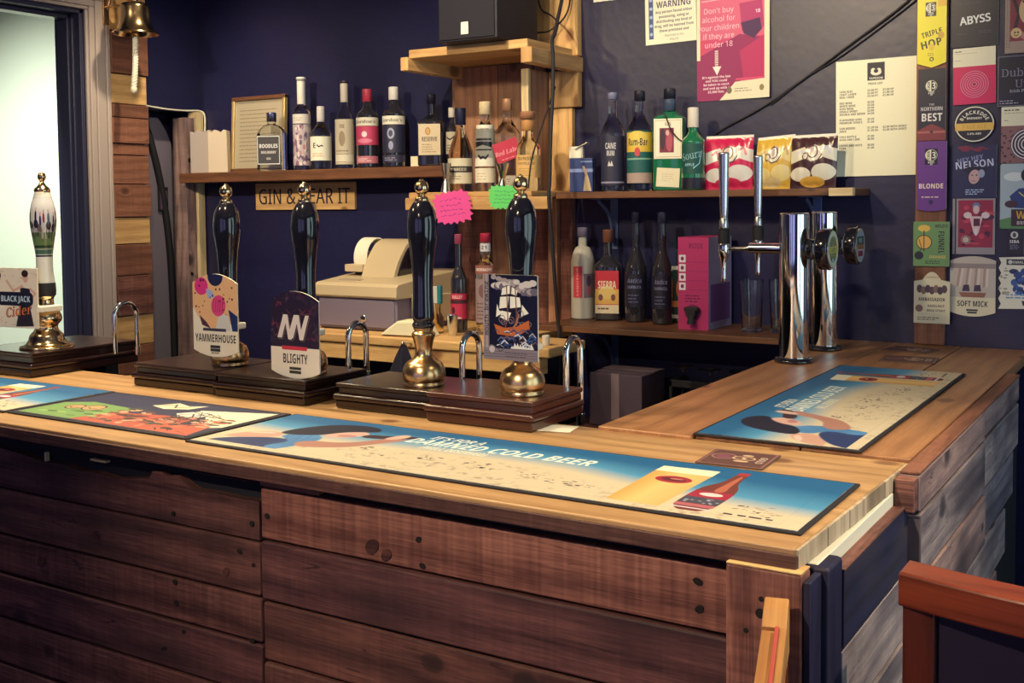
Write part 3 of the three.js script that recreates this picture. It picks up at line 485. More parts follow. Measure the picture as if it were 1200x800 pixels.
const blightyTex = tex(420, 560, (g, W, H) => {
  fill(g, css(40, 30, 42), 0, 0, W, H);
  for (let k = 0; k < 60; k++) { const x = rr(0, W), y = rr(0, H * .6); curve(g, [css(96, 50, 54), css(60, 44, 70), css(120, 40, 50), css(84, 64, 60)][k % 4], rr(2, 6), [[x, y], [x + rr(-36, 36), y + rr(-36, 36)], [x + rr(-50, 50), y + rr(-20, 40)]]); }
  const z = (dx, dy, c) => { for (const o of [0, W * .235]) blob(g, c, [[W * .14 + o + dx, H * .54 + dy], [W * .27 + o + dx, H * .27 + dy], [W * .36 + o + dx, H * .27 + dy], [W * .40 + o + dx, H * .44 + dy], [W * .49 + o + dx, H * .27 + dy], [W * .565 + o + dx, H * .27 + dy], [W * .44 + o + dx, H * .555 + dy], [W * .365 + o + dx, H * .555 + dy], [W * .315 + o + dx, H * .37 + dy], [W * .235 + o + dx, H * .54 + dy]]); };
  z(9, 9, css(120, 96, 80)); z(5, 5, css(30, 24, 34)); z(0, 0, css(214, 192, 158));
  fill(g, css(222, 200, 158), 0, H * .645, W, H * .36); fill(g, css(190, 50, 58), W * .23, H * .63, W * .52, H * .045);
  txt(g, 'BLIGHTY', W * .5, H * .775, 84, css(40, 38, 42), { sx: 0.62 });
  fill(g, css(38, 36, 40), W * .38, H * .87, W * .24, H * .03); fill(g, css(38, 36, 40), W * .38, H * .91, W * .24, H * .035);
});
const shipTex = tex(420, 560, (g, W, H) => {
  fill(g, css(18, 18, 34), 0, 0, W, H);
  for (let k = 0; k < 24; k++) disc(g, [css(150, 132, 116), css(190, 172, 146), css(96, 84, 84)][k % 3], W * (.2 + k / 24 * .78) , H * (.03 + .12 * Math.abs(Math.sin(k)) + (k > 14 ? .06 : 0)), rr(20, 42), rr(14, 26));
  const sail = css(222, 206, 166);
  for (const p of [[[.36, .16], [.5, .12], [.5, .22], [.34, .24]], [[.54, .14], [.64, .18], [.62, .24], [.52, .22]], [[.32, .26], [.48, .25], [.46, .38], [.30, .40]], [[.5, .25], [.68, .26], [.7, .37], [.5, .39]], [[.26, .34], [.3, .42], [.38, .44], [.24, .5]], [[.72, .34], [.84, .44], [.7, .48]], [[.34, .42], [.52, .44], [.46, .54], [.32, .5]]]) blob(g, sail, p.map(([x, y]) => [W * x, H * y]));
  for (let k = 0; k < 9; k++) ring(g, css(120, 96, 90), W * rr(.3, .9), H * rr(.4, .62), rr(10, 30), 5);
  for (const x of [.44, .6]) curve(g, css(120, 70, 50), 8, [[W * x, H * .14], [W * (x + .02), H * .5], [W * (x - .04), H * .64]]);
  curve(g, css(150, 100, 70), 12, [[W * .66, H * .46], [W * .62, H * .56], [W * .5, H * .66]]);
  blob(g, css(176, 88, 40), [[W * .2, H * .58], [W * .4, H * .62], [W * .62, H * .6], [W * .84, H * .52], [W * .86, H * .62], [W * .6, H * .72], [W * .26, H * .70]]);
  for (let k = 0; k < 40; k++) { const x = W * rr(.18, .92), y = H * rr(.64, .85); curve(g, [css(60, 90, 120), css(200, 190, 170), css(40, 60, 90), css(110, 80, 80)][k % 4], rr(4, 9), [[x, y], [x + 24, y - rr(0, 24)], [x + 50, y + rr(-6, 14)]]); }
  for (let k = 0; k < 8; k++) blob(g, css(214, 198, 164), [[W * (.5 + k * .05), H * .86], [W * (.53 + k * .05), H * rr(.76, .84)], [W * (.58 + k * .05), H * .86]]);
  fill(g, css(150, 128, 110), 0, 0, W * .11, H); for (const x of [.03, .095]) fill(g, css(60, 50, 52), W * x, 0, 3, H);
  txt(g, 'mouth brewing', W * .06, H * .40, 46, css(44, 36, 42), { rot: -90, font: 'monospace' });
  fill(g, css(120, 104, 96), 0, H * .865, W, H * .14); for (const y of [.90, .93, .96]) fill(g, css(80, 68, 70), W * .02, H * y, W * .96, 3);
  scribble(g, W * .4, H * .91, W * .5, 2, 22, css(70, 58, 60), 5);
  disc(g, css(180, 160, 140), W * .16, H * .88, 30); ring(g, css(60, 50, 52), W * .16, H * .88, 26, 5); ring(g, css(60, 50, 52), W * .32, H * .86, 20, 5);
});
const ciderTex = tex(480, 480, (g, W, H) => {
  fill(g, css(222, 198, 156), 0, 0, W, H); for (let k = 0; k < 60; k++) disc(g, css(206, 180, 138), rr(0, W), rr(0, H), rr(4, 24), rr(3, 10));
  disc(g, css(40, 36, 44), W * .12, H * .13, W * .07);
  blob(g, css(34, 28, 36), [[W * .62, H * .32], [W * .84, H * .34], [W * .82, H * .6], [W * .9, H * .96], [W * .5, H * .98], [W * .6, H * .62]]);
  disc(g, css(206, 156, 120), W * .74, H * .16, W * .06, W * .08); disc(g, css(50, 30, 30), W * .73, H * .09, W * .075, W * .06);
  curve(g, css(206, 156, 120), 22, [[W * .66, H * .3], [W * .46, H * .38], [W * .32, H * .22]]); curve(g, css(206, 156, 120), 20, [[W * .84, H * .34], [W * .95, H * .42], [W * .86, H * .5]]);
  g.fillStyle = css(24, 26, 40); g.beginPath(); g.roundRect(W * .1, H * .4, W * .8, H * .23, 40); g.fill();
  txt(g, 'BLACK JACK', W * .5, H * .515, 66, css(190, 200, 200), { sx: 0.86 });
  txt(g, 'Cider', W * .55, H * .72, 104, css(214, 110, 46), { font: 'serif', style: 'italic', rot: -8, stroke: css(60, 30, 30), lw: 3 });
});
pump('black hand pump with a white badge of pink paint splashes, leftmost black handle', [-1.897, -1.652, -1.715, -1.536, 0.047], -1.690, -1.612, [-1.658, 1.2560, 0.117, 0.162, 'arch', yamTex, 0.06]);
pump('black-handled hand pump with a dark badge carrying a slanted double-N sign', [-1.648, -1.409, -1.710, -1.528, 0.047], -1.468, -1.602, [-1.447, 1.2290, 0.122, 0.162, 'arch', blightyTex, 0], [-1.431, -1.68, -0.055, TOP + 0.03, 1.237, 1.125]);
pump('black-handled hand pump with bare brass stem and no badge', [-1.352, -1.131, -1.705, -1.545, 0.047], -1.188, -1.602, [-1.20, 1.30, 0.01, 0.01, 'rect', shipTex, 0], [-1.158, -1.68, -0.057, TOP + 0.03, 1.231, 1.115]);
pump('black-handled hand pump with a sailing ship badge, rightmost on the front worktop', [-1.134, -0.917, -1.705, -1.530, 0.050], -0.974, -1.592, [-0.968, 1.2845, 0.106, 0.142, 'rect', shipTex, 0], [-0.938, -1.68, -0.052, TOP + 0.04, 1.235, 1.085]);
{ // the bare pump has neither badge nor holder
  const bare = scene.children.filter((o) => o.userData.label && o.userData.label.includes('no badge'))[0];
  for (const n of ['pump_clip', 'clip_holder']) bare.remove(bare.children.find((c) => c.name === n));
}
{ // the far left pump: porcelain handle with a hunting scene, gilt mounts
  const hx = -2.240, hz = -1.578, h = 0.053, t = thing('hand_pump', 'hand pump with a cream porcelain handle and gilt mounts before the bright doorway', 'beer pump', [hx, TOP, hz], 'hand pumps on the front worktop');
  pumpBase(t, -2.395, -2.173, -1.78, -1.490, h, M.mahog); spout(t, -2.158, -1.70, -0.064, TOP + 0.03, 1.247, 1.128);
  for (const c of t.children) c.geometry.translate(-hx, -TOP, -hz);
  part(t, 'brass_stem', lathe(smooth([[0.0001, 0], [0.058, 0], [0.058, 0.005], [0.046, 0.010], [0.040, 0.018], [0.036, 0.03], [0.026, 0.042], [0.0255, 0.052], [0.033, 0.062], [0.034, 0.072], [0.026, 0.088], [0.019, 0.098], [0.0175, 0.112], [0.021, 0.120], [0.020, 0.128], [0.0001, 0.129]], 4), 36).translate(0, h, 0), M.brass);
  const hunt = tex(512, 512, (g, W, H) => {
    fill(g, css(226, 208, 164), 0, 0, W, H); const y0 = H * .17, y1 = H * .60;
    fill(g, css(206, 190, 160), 0, y0, W, y1 - y0); fill(g, css(96, 116, 62), 0, H * .46, W, H * .12); fill(g, css(44, 60, 40), 0, H * .55, W, H * .02); fill(g, css(70, 96, 70), 0, H * .585, W, H * .04); fill(g, css(40, 40, 52), 0, H * .63, W, H * .012);
    for (let k = 0; k < 18; k++) { const x = W * k / 18 + rr(-8, 8), y = H * rr(.40, .46), c = [css(58, 38, 34), css(40, 34, 40), css(110, 84, 66), css(190, 176, 150)][k % 4]; sblob(g, c, [[x - 18, y], [x - 14, y - 30], [x + 8, y - 34], [x + 20, y - 16], [x + 16, y + 6]]); for (const d of [-12, -4, 8, 14]) curve(g, c, 4, [[x + d, y], [x + d + rr(-4, 4), y + 34]]); sblob(g, k % 3 ? css(40, 34, 44) : css(150, 50, 46), [[x - 8, y - 26], [x - 6, y - 66], [x + 6, y - 66], [x + 8, y - 26]]); disc(g, css(196, 150, 120), x, y - 72, 6, 7); }
    fill(g, css(60, 50, 40), 0, H * .985, W, 8);
  });
  part(t, 'handle', lathe(smooth([[0.0001, 0], [0.021, 0.001], [0.0215, 0.02], [0.0185, 0.05], [0.0182, 0.085], [0.0215, 0.11], [0.0262, 0.14], [0.0285, 0.165], [0.0265, 0.192], [0.020, 0.216], [0.0145, 0.232], [0.0001, 0.233]], 4), 40).translate(0, h + 0.126, 0), printMat(hunt, 0.15, { clearcoat: 1 }));
  part(t, 'handle_collar', lathe([[0.0185, 0], [0.0225, 0.002], [0.0235, 0.012], [0.0225, 0.030], [0.0185, 0.034]], 32).translate(0, h + 0.118, 0), M.blackMatt);
  part(t, 'finial', lathe(smooth([[0.0001, -0.003], [0.0165, -0.002], [0.017, 0.005], [0.010, 0.012], [0.006, 0.018], [0.0045, 0.022], [0.008, 0.028], [0.009, 0.034], [0.006, 0.041], [0.0001, 0.043]], 4), 28).translate(0, h + 0.357, 0), M.brass);
  const [g, ms] = plaque(clipShape(0.140, 0.136, 'rect'), 0.003, printMat(ciderTex, 0.35), M.cream);
  const cl = part(t, 'pump_clip', g, ms, 'cream cider badge'); cl.position.set(-2.285 - hx, 1.269 - TOP, -1.535 - hz); cl.rotation.y = 0.12;
  part(t, 'clip_holder', boxAt(-0.02, 0.036, h + 0.085, h + 0.099, -0.018, 0.038, 0.003), M.white, 'white plastic clip holder');
}
// ------------------------------------------------------------------ chrome beer fonts on the return
function font(label, x, z, lensTex) {
  const Y = TOP + 0.006, t = thing('beer_font', label, 'beer tap', [x, Y, z], 'chrome column beer fonts');
  part(t, 'flange', lathe([[0, 0], [0.043, 0], [0.044, 0.004], [0.041, 0.010], [0.035, 0.012], [0, 0.012]], 40), M.black);
  part(t, 'column', lathe([[0, 0.010], [0.0328, 0.010], [0.0328, 0.335], [0.0322, 0.338], [0.0300, 0.3395], [0, 0.3405]], 64), M.chrome);
  // tap arm toward the server's side
  part(t, 'tap_arm', [cyl(0.0122, 0.0122, 0.078, 20).rotateZ(PI / 2).translate(-0.066, 0.258, 0), cyl(0.0048, 0.0048, 0.075, 16).rotateZ(PI / 2).translate(-0.135, 0.256, 0)], M.chrome);
  const tx = -0.168;
  part(t, 'tap_valve', [lathe(smooth([[0.0001, 0], [0.0045, 0], [0.006, 0.03], [0.0085, 0.055], [0.0115, 0.062], [0.0115, 0.092], [0.0001, 0.094]], 3), 20).translate(tx, 0.178, 0)], M.chrome);
  part(t, 'collar', cyl(0.0135, 0.0135, 0.034, 20).translate(tx, 0.285, 0), M.blackMatt);
  part(t, 'tap_handle', lathe(smooth([[0.0001, 0], [0.010, 0], [0.0115, 0.006], [0.0095, 0.022], [0.0085, 0.026], [0.0095, 0.032], [0.0112, 0.10], [0.0125, 0.170], [0.0122, 0.178], [0.0001, 0.180]], 3), 24).translate(tx, 0.302, 0), M.steel);
  // badge lens toward the customers
  const hub = part(t, 'lens_housing', lathe([[0, 0], [0.020, 0], [0.024, 0.006], [0.024, 0.018], [0.040, 0.026], [0.046, 0.032], [0.047, 0.052], [0.044, 0.056], [0, 0.056]], 40).rotateZ(-PI / 2).translate(0.030, 0.258, 0), M.black);
  const [g, ms] = plaque(new THREE.Shape().absellipse(0, 0, 0.041, 0.041, 0, 2 * PI, false), 0.004, printMat(lensTex, 0.15, { clearcoat: 1 }), M.chrome);
  const l = part(t, 'badge_lens', g, ms); l.position.set(0.084, 0.258, 0); l.rotation.y = PI / 2;
  return t;
}
const lensA = tex(256, 256, (g, W) => { fill(g, css(70, 64, 56), 0, 0, W, W); ring(g, css(232, 216, 170), 128, 128, 110, 36); ring(g, css(150, 140, 110), 128, 70, 30, 8); fill(g, css(226, 176, 70), 20, 108, 216, 46); txt(g, 'LAGER', 128, 132, 40, css(60, 40, 30)); disc(g, css(200, 196, 180), 128, 204, 20, 14); });
const lensB = tex(256, 256, (g, W) => { fill(g, css(190, 186, 170), 0, 0, W, W); ring(g, css(210, 190, 110), 128, 128, 118, 10); fill(g, css(60, 100, 60), 30, 60, 196, 60); fill(g, css(190, 120, 50), 30, 120, 196, 40); fill(g, css(170, 50, 44), 60, 170, 136, 40); txt(g, 'PILS', 128, 92, 44, css(230, 220, 180)); });
font('chrome column beer font with a black-rimmed badge, the nearer of the two', -0.785, -2.469, lensA);
font('chrome column beer font with a pale badge, the one further back by the wall', -0.788, -2.713, lensB);

// ------------------------------------------------------------------ left wall: plank pillar, recess, bell
{
  const t = thing('plank_pillar', 'pillar clad in short brown and pale pallet planks between doorway and dark recess', 'pillar', [BX, 0, -2.6]);
  part(t, 'backing', boxAt(0, 0.008, 0, CH, -0.078, 0.076), M.blackMatt);
  const ys = [2.30, 2.19, 2.078, 1.932, 1.829, 1.782, 1.692, 1.652, 1.551, 1.436, 1.342, 1.232, 1.092, 0.985, 0.885, 0.78, 0.67, 0.56, 0.45, 0.34, 0.22, 0.1, 0];
  const ms = ['pine', 'pine', 'redPine', 'pine', 'redPine', 'redPine', 'redPine', 'redPine', 'redPine', 'pine', 'redPine', 'brown', 'pine', 'redPine', 'pine', 'brown', 'redPine', 'pine', 'brown', 'redPine', 'brown', 'pine'];
  for (let i = 0; i < ys.length - 1; i++) part(t, 'plank', board(0.008, 0.025 + 0.004 * ((i * 7) % 3), ys[i + 1] + 0.0015, ys[i] - 0.0015, -0.081 + 0.004 * (i % 2), 0.073 + 0.003 * ((i * 5) % 2), 2, 0.002), M[ms[i]]);
  part(t, 'plank', board(0.008, 0.027, 2.303, CH - 0.004, -0.08, 0.075, 2, 0.002), M.pine);
}
{
  const gm = mat([126, 110, 104], { roughness: 0.7 }), dk = mat([30, 28, 50], { roughness: 0.6 });
  struct('wall_recess', [slab(BX - 0.165, BX - 0.15, 0, 1.9, BZ - 0.02, -2.62), slab(BX - 0.15, BX - 0.133, 0, 1.9, BZ - 0.02, BZ), slab(BX - 0.15, BX - 0.133, 0, 1.9, -2.68, -2.62), slab(BX - 0.15, BX - 0.133, 1.823, 1.9, BZ, -2.62)], dk);
  const t = thing('arched_panel', 'grey board with a curved dark edge standing inside the dark recess', 'panel', [BX - 0.11, 0, -2.80]);
  const s = new THREE.Shape(); s.moveTo(-0.108, 0.002); s.lineTo(0.112, 0.002); s.lineTo(0.112, 1.55); s.quadraticCurveTo(0.10, 1.72, 0.02, 1.80); s.lineTo(-0.108, 1.80); s.closePath();
  const g = new THREE.ExtrudeGeometry(s, { depth: 0.02, bevelEnabled: true, bevelSize: 0.002, bevelThickness: 0.002, bevelSegments: 1 }); g.rotateY(PI / 2);
  part(t, 'grey_board', g, gm);
  part(t, 'dark_edge', tube([[0.03, 1.80, 0.06], [0.03, 1.72, 0.025], [0.03, 1.55, -0.02], [0.03, 1.35, -0.05], [0.03, 1.1, -0.062], [0.03, 0.7, -0.064], [0.03, 0, -0.064]], 0.013, 60, 8), M.blackMatt);
  const n = thing('small_notice', 'small dark notice fixed on the grey board in the recess', 'notice', [BX - 0.086, 1.50, -2.83]);
  part(n, 'frame', boxAt(0, 0.008, -0.045, 0.045, -0.022, 0.022, 0.002), M.blackMatt); part(n, 'sheet', boxAt(0.006, 0.0095, -0.038, 0.03, -0.017, 0.017, 0.001), mat([92, 66, 76], { roughness: 0.7 }));
  const f = thing('recess_frame', 'raw pale timber upright at the right edge of the recess', 'door frame', [BX, 0, -2.9]);
  part(f, 'upright', board(-0.05, 0.018, 0, 1.80, 0.0, 0.046, 1, 0.003), M.greyBrown);
  part(f, 'upright', board(-0.02, 0.028, 0, 1.823, -0.036, -0.002, 1, 0.003), M.pale);
  for (const y of [1.64, 1.22]) part(f, 'hook', tube([[0.016, y, 0.03], [0.035, y, 0.04], [0.04, y + 0.006, 0.05]], 0.004, 12, 8), M.blackMatt);
  tag(part(scene, 'white_cable', tube([[BX + 0.006, 1.832, -2.69], [BX + 0.007, 1.826, -2.78], [BX + 0.007, 1.826, -2.87], [BX + 0.02, 1.828, -2.925], [BX + 0.036, 1.81, -2.934], [BX + 0.036, 1.74, -2.934], [BX + 0.036, 1.62, -2.934]], 0.0032, 60, 8), M.whitePaint), 'thin white cable running over the top of the recess and down the corner', 'cable');
}
{
  const t = thing('bell', 'brass ship bell with a white rope hanging on the plank pillar', 'bell', [-3.066, 2.052, -2.532]);
  const prof = smooth([[0.0765, 0], [0.0745, 0.006], [0.064, 0.016], [0.056, 0.030], [0.0515, 0.050], [0.0495, 0.080], [0.046, 0.098], [0.030, 0.107], [0.0001, 0.109]], 4);
  const inner = [[0.0001, 0.099], [0.038, 0.092], [0.046, 0.06], [0.053, 0.03], [0.071, 0.004], [0.0765, 0]];
  part(t, 'bell_body', lathe([...inner, ...prof], 48), M.brass);
  part(t, 'crown', [lathe([[0, 0.104], [0.012, 0.106], [0.012, 0.122], [0, 0.124]], 20), new THREE.TorusGeometry(0.014, 0.004, 8, 20).translate(0, 0.136, 0)], M.brass);
  part(t, 'bracket', [tube([[-0.124, 0.094, 0.012], [-0.10, 0.15, 0.006], [-0.04, 0.165, 0], [0.002, 0.148, 0]], 0.006, 24, 8), boxAt(-0.128, -0.121, 0.04, 0.19, -0.012, 0.03, 0.002), tube([[-0.122, 0.10, 0.02], [-0.08, 0.10, 0.02], [-0.03, 0.096, 0.01]], 0.004, 16, 8)], M.brassOld);
  const ropeG = [];
  for (let k = 0; k < 3; k++) { const P = []; for (let i = 0; i <= 60; i++) { const a = i * 0.62 + k * 2 * PI / 3, y = -0.01 - i * 0.00285; P.push([Math.cos(a) * 0.0045 + 0.004 * Math.sin(i / 20), y, Math.sin(a) * 0.0045 + i * 0.0002]); } ropeG.push(tube(P, 0.0056, 120, 6)); }
  part(t, 'rope', ropeG, mat([226, 206, 160], { roughness: 0.9 })); part(t, 'rope_end', new THREE.SphereGeometry(0.011, 14, 10).scale(1, 1.3, 1).translate(0.001, -0.185, 0.012), mat([220, 198, 150], { roughness: 0.9 }));
  part(t, 'clapper', [tube([[0, 0.09, 0], [0, 0.03, 0], [0, 0.0, 0]], 0.004, 8, 8), new THREE.SphereGeometry(0.012, 14, 10).translate(0, 0.0, 0)], M.brassOld);
}
// ------------------------------------------------------------------ shelves on the back wall
function shelfOn(name, label, x0, x1, y0, y1, z0, m, brackets, endStrip) {
  const t = thing(name, label, 'shelf', [(x0 + x1) / 2, y1, BZ]); const X = (x0 + x1) / 2;
  part(t, 'shelf_board', board(x0 - X, x1 - X, y0 - y1, 0, 0, z0 - BZ, 0, 0.0025), m);
  const bm = mat([96, 104, 122], { roughness: 0.4, metalness: 0.3 });
  for (const bx of brackets) part(t, 'bracket', [boxAt(bx - X - 0.012, bx - X + 0.012, y0 - y1 - 0.15, y0 - y1, 0, 0.003, 0.001), boxAt(bx - X - 0.012, bx - X + 0.012, y0 - y1 - 0.003, y0 - y1, 0, (z0 - BZ) * 0.8, 0.001), tube([[bx - X, y0 - y1 - 0.13, 0.004], [bx - X, y0 - y1 - 0.05, (z0 - BZ) * 0.22], [bx - X, y0 - y1 - 0.004, (z0 - BZ) * 0.66]], 0.005, 16, 8)], bm);
  if (endStrip) part(t, 'end_strip', board(x1 - X - 0.06, x1 - X + 0.001, y0 - y1 - 0.001, 0.0008, z0 - BZ - 0.02, z0 - BZ + 0.002, 0, 0.002), M.pale, 'pale strip at the end of the shelf edge');
  return t;
}
const LSY = 1.592, USY = 1.503, RSY = 1.132, ASY = 1.507;
shelfOn('wall_shelf', 'dark brown plank shelf on the navy wall above the wooden sign', -3.185, -1.996, 1.557, LSY, -2.81, M.shelf, []);
shelfOn('wall_shelf', 'brown plank shelf carrying green bottles and crisp packets', -1.583, -0.737, 1.484, USY, -2.78, M.shelf, [-1.475, -0.872], true);
shelfOn('wall_shelf', 'lower brown shelf carrying dark bottles and the pink drinks box', -1.583, -0.888, 1.115, RSY, -2.67, M.shelf, [-1.475]);
{
  const t = thing('pine_box_shelf', 'pine box frame on the wall with a top platform and a bottle shelf', 'shelf unit', [-1.8, 0, BZ]), o = (g) => g.translate(1.8, 0, -BZ);
  const B = (n, x0, x1, y0, y1, z0, z1, a, m, l) => part(t, n, o(board(x0, x1, y0, y1, z0, z1, a, 0.003)), m, l);
  B('platform_beam', -2.034, -2.006, 1.868, 1.908, BZ + 0.001, -2.645, 2, M.pine); B('platform_beam', -1.611, -1.575, 1.860, 1.9035, BZ + 0.001, -2.638, 2, M.pine);
  B('platform_board', -2.010, -1.598, 1.9035, 1.929, -2.80, -2.655, 0, M.pine); B('platform_board', -2.010, -1.598, 1.9035, 1.928, BZ + 0.001, -2.803, 0, M.pine);
  B('bottle_shelf', -2.015, -1.588, 1.4905, ASY, BZ + 0.001, -2.652, 0, M.pine); B('front_batten', -2.024, -1.531, 1.455, 1.491, -2.672, -2.645, 0, M.pine);
  B('back_plank', -2.046, -1.872, 1.508, 1.902, BZ, -2.928, 1, M.tan, 'reddish back plank'); B('back_plank', -1.870, -1.745, 1.508, 1.902, BZ, -2.926, 1, M.tanGrey, 'grey stained back plank'); B('back_plank', -1.742, -1.704, 1.508, 1.902, BZ, -2.929, 1, M.tanGrey);
  B('back_plank', -2.03, -1.90, 1.10, 1.454, BZ, -2.928, 1, M.brown); B('back_plank', -1.898, -1.76, 1.10, 1.454, BZ, -2.927, 1, M.tanGrey); B('back_plank', -1.758, -1.684, 1.10, 1.454, BZ, -2.929, 1, M.brown);
  B('edge_strip', -1.707, -1.6815, 1.508, 1.866, -2.812, -2.796, 1, M.pale, 'pale front edge of the side panel');
  B('side_board', -1.703, -1.6825, 1.508, 1.866, BZ + 0.001, -2.813, 1, M.tanGrey);
  B('wall_board', -1.680, -1.604, 1.508, 1.755, BZ, -2.918, 1, M.pine); B('wall_board', -1.680, -1.580, 1.757, 1.866, BZ, -2.912, 1, M.pine);
  B('upper_board', -1.745, -1.664, 1.93, CH - 0.005, BZ, -2.916, 1, M.pine); B('upper_board', -1.662, -1.580, 1.908, CH - 0.005, BZ, -2.912, 1, M.pine);
  B('lower_board', -1.680, -1.648, 1.1005, 1.4895, BZ, -2.90, 1, M.tan); B('lower_board', -1.646, -1.604, 1.1005, 1.4895, BZ, -2.916, 1, M.brown);
}
{
  const t = thing('speaker_box', 'black square cabinet standing on the pine platform', 'speaker', [-1.762, 1.9295, -2.715]);
  part(t, 'cabinet', boxAt(-0.1, 0.1, 0, 0.34, -0.105, 0.115, 0.004), mat([22, 20, 28], { roughness: 0.55 }));
  part(t, 'grille', boxAt(-0.094, 0.092, 0.006, 0.334, 0.114, 0.119, 0.002), mat([20, 18, 28], { roughness: 0.8 }));
  part(t, 'white_sticker', boxAt(-0.018, 0.007, 0.018, 0.052, 0.119, 0.1205, 0.0006), M.paper);
}
// cables
tag(part(scene, 'black_cable', tube([[-1.60, 2.50, -2.88], [-1.592, 2.2, -2.88], [-1.588, 1.98, -2.80], [-1.568, 1.93, -2.74], [-1.562, 1.88, -2.735], [-1.556, 1.78, -2.72], [-1.546, 1.66, -2.69], [-1.530, 1.54, -2.655], [-1.522, 1.48, -2.636], [-1.512, 1.32, -2.64], [-1.512, 1.16, -2.660], [-1.508, 1.10, -2.6625], [-1.512, 0.93, -2.6625], [-1.52, 0.7, -2.665]], 0.0055, 140, 8), M.rubber), 'thick black cable running down the side of the pine box shelf', 'cable');
tag(part(scene, 'black_cable', tube([[-1.572, 1.93, -2.75], [-1.60, 1.99, -2.83], [-1.66, 2.03, -2.895], [-1.70, 2.06, -2.90], [-1.71, 2.16, -2.90], [-1.64, 2.24, -2.90], [-1.60, 2.14, -2.90], [-1.605, 2.04, -2.90], [-1.65, 1.985, -2.88], [-1.70, 1.98, -2.88]], 0.0028, 100, 6), M.rubber), 'thin black cable looped against the pine boards beside the black cabinet', 'cable');
tag(part(scene, 'black_cable', tube([[-1.556, 1.80, -2.735], [-1.585, 1.70, -2.715], [-1.607, 1.60, -2.69], [-1.612, 1.515, -2.675]], 0.0024, 40, 6), M.rubber), 'thin dark wire on the side boards by the orange-labelled bottle', 'cable');
tag(part(scene, 'wall_cable', tube([[-0.605, 2.03, -2.936], [-0.646, 1.972, -2.936], [-0.80, 1.868, -2.936], [-0.995, 1.742, -2.936], [-1.13, 1.676, -2.936], [-1.17, 1.652, -2.936]], 0.003, 80, 6), M.blackMatt), 'black cable running diagonally over the navy wall, upper of two', 'cable');
tag(part(scene, 'wall_cable', tube([[-0.595, 2.0, -2.936], [-0.646, 1.958, -2.936], [-0.80, 1.855, -2.936], [-0.90, 1.80, -2.936], [-1.0, 1.732, -2.936]], 0.002, 80, 6), M.blackMatt), 'black cable running diagonally over the navy wall, lower of two', 'cable');

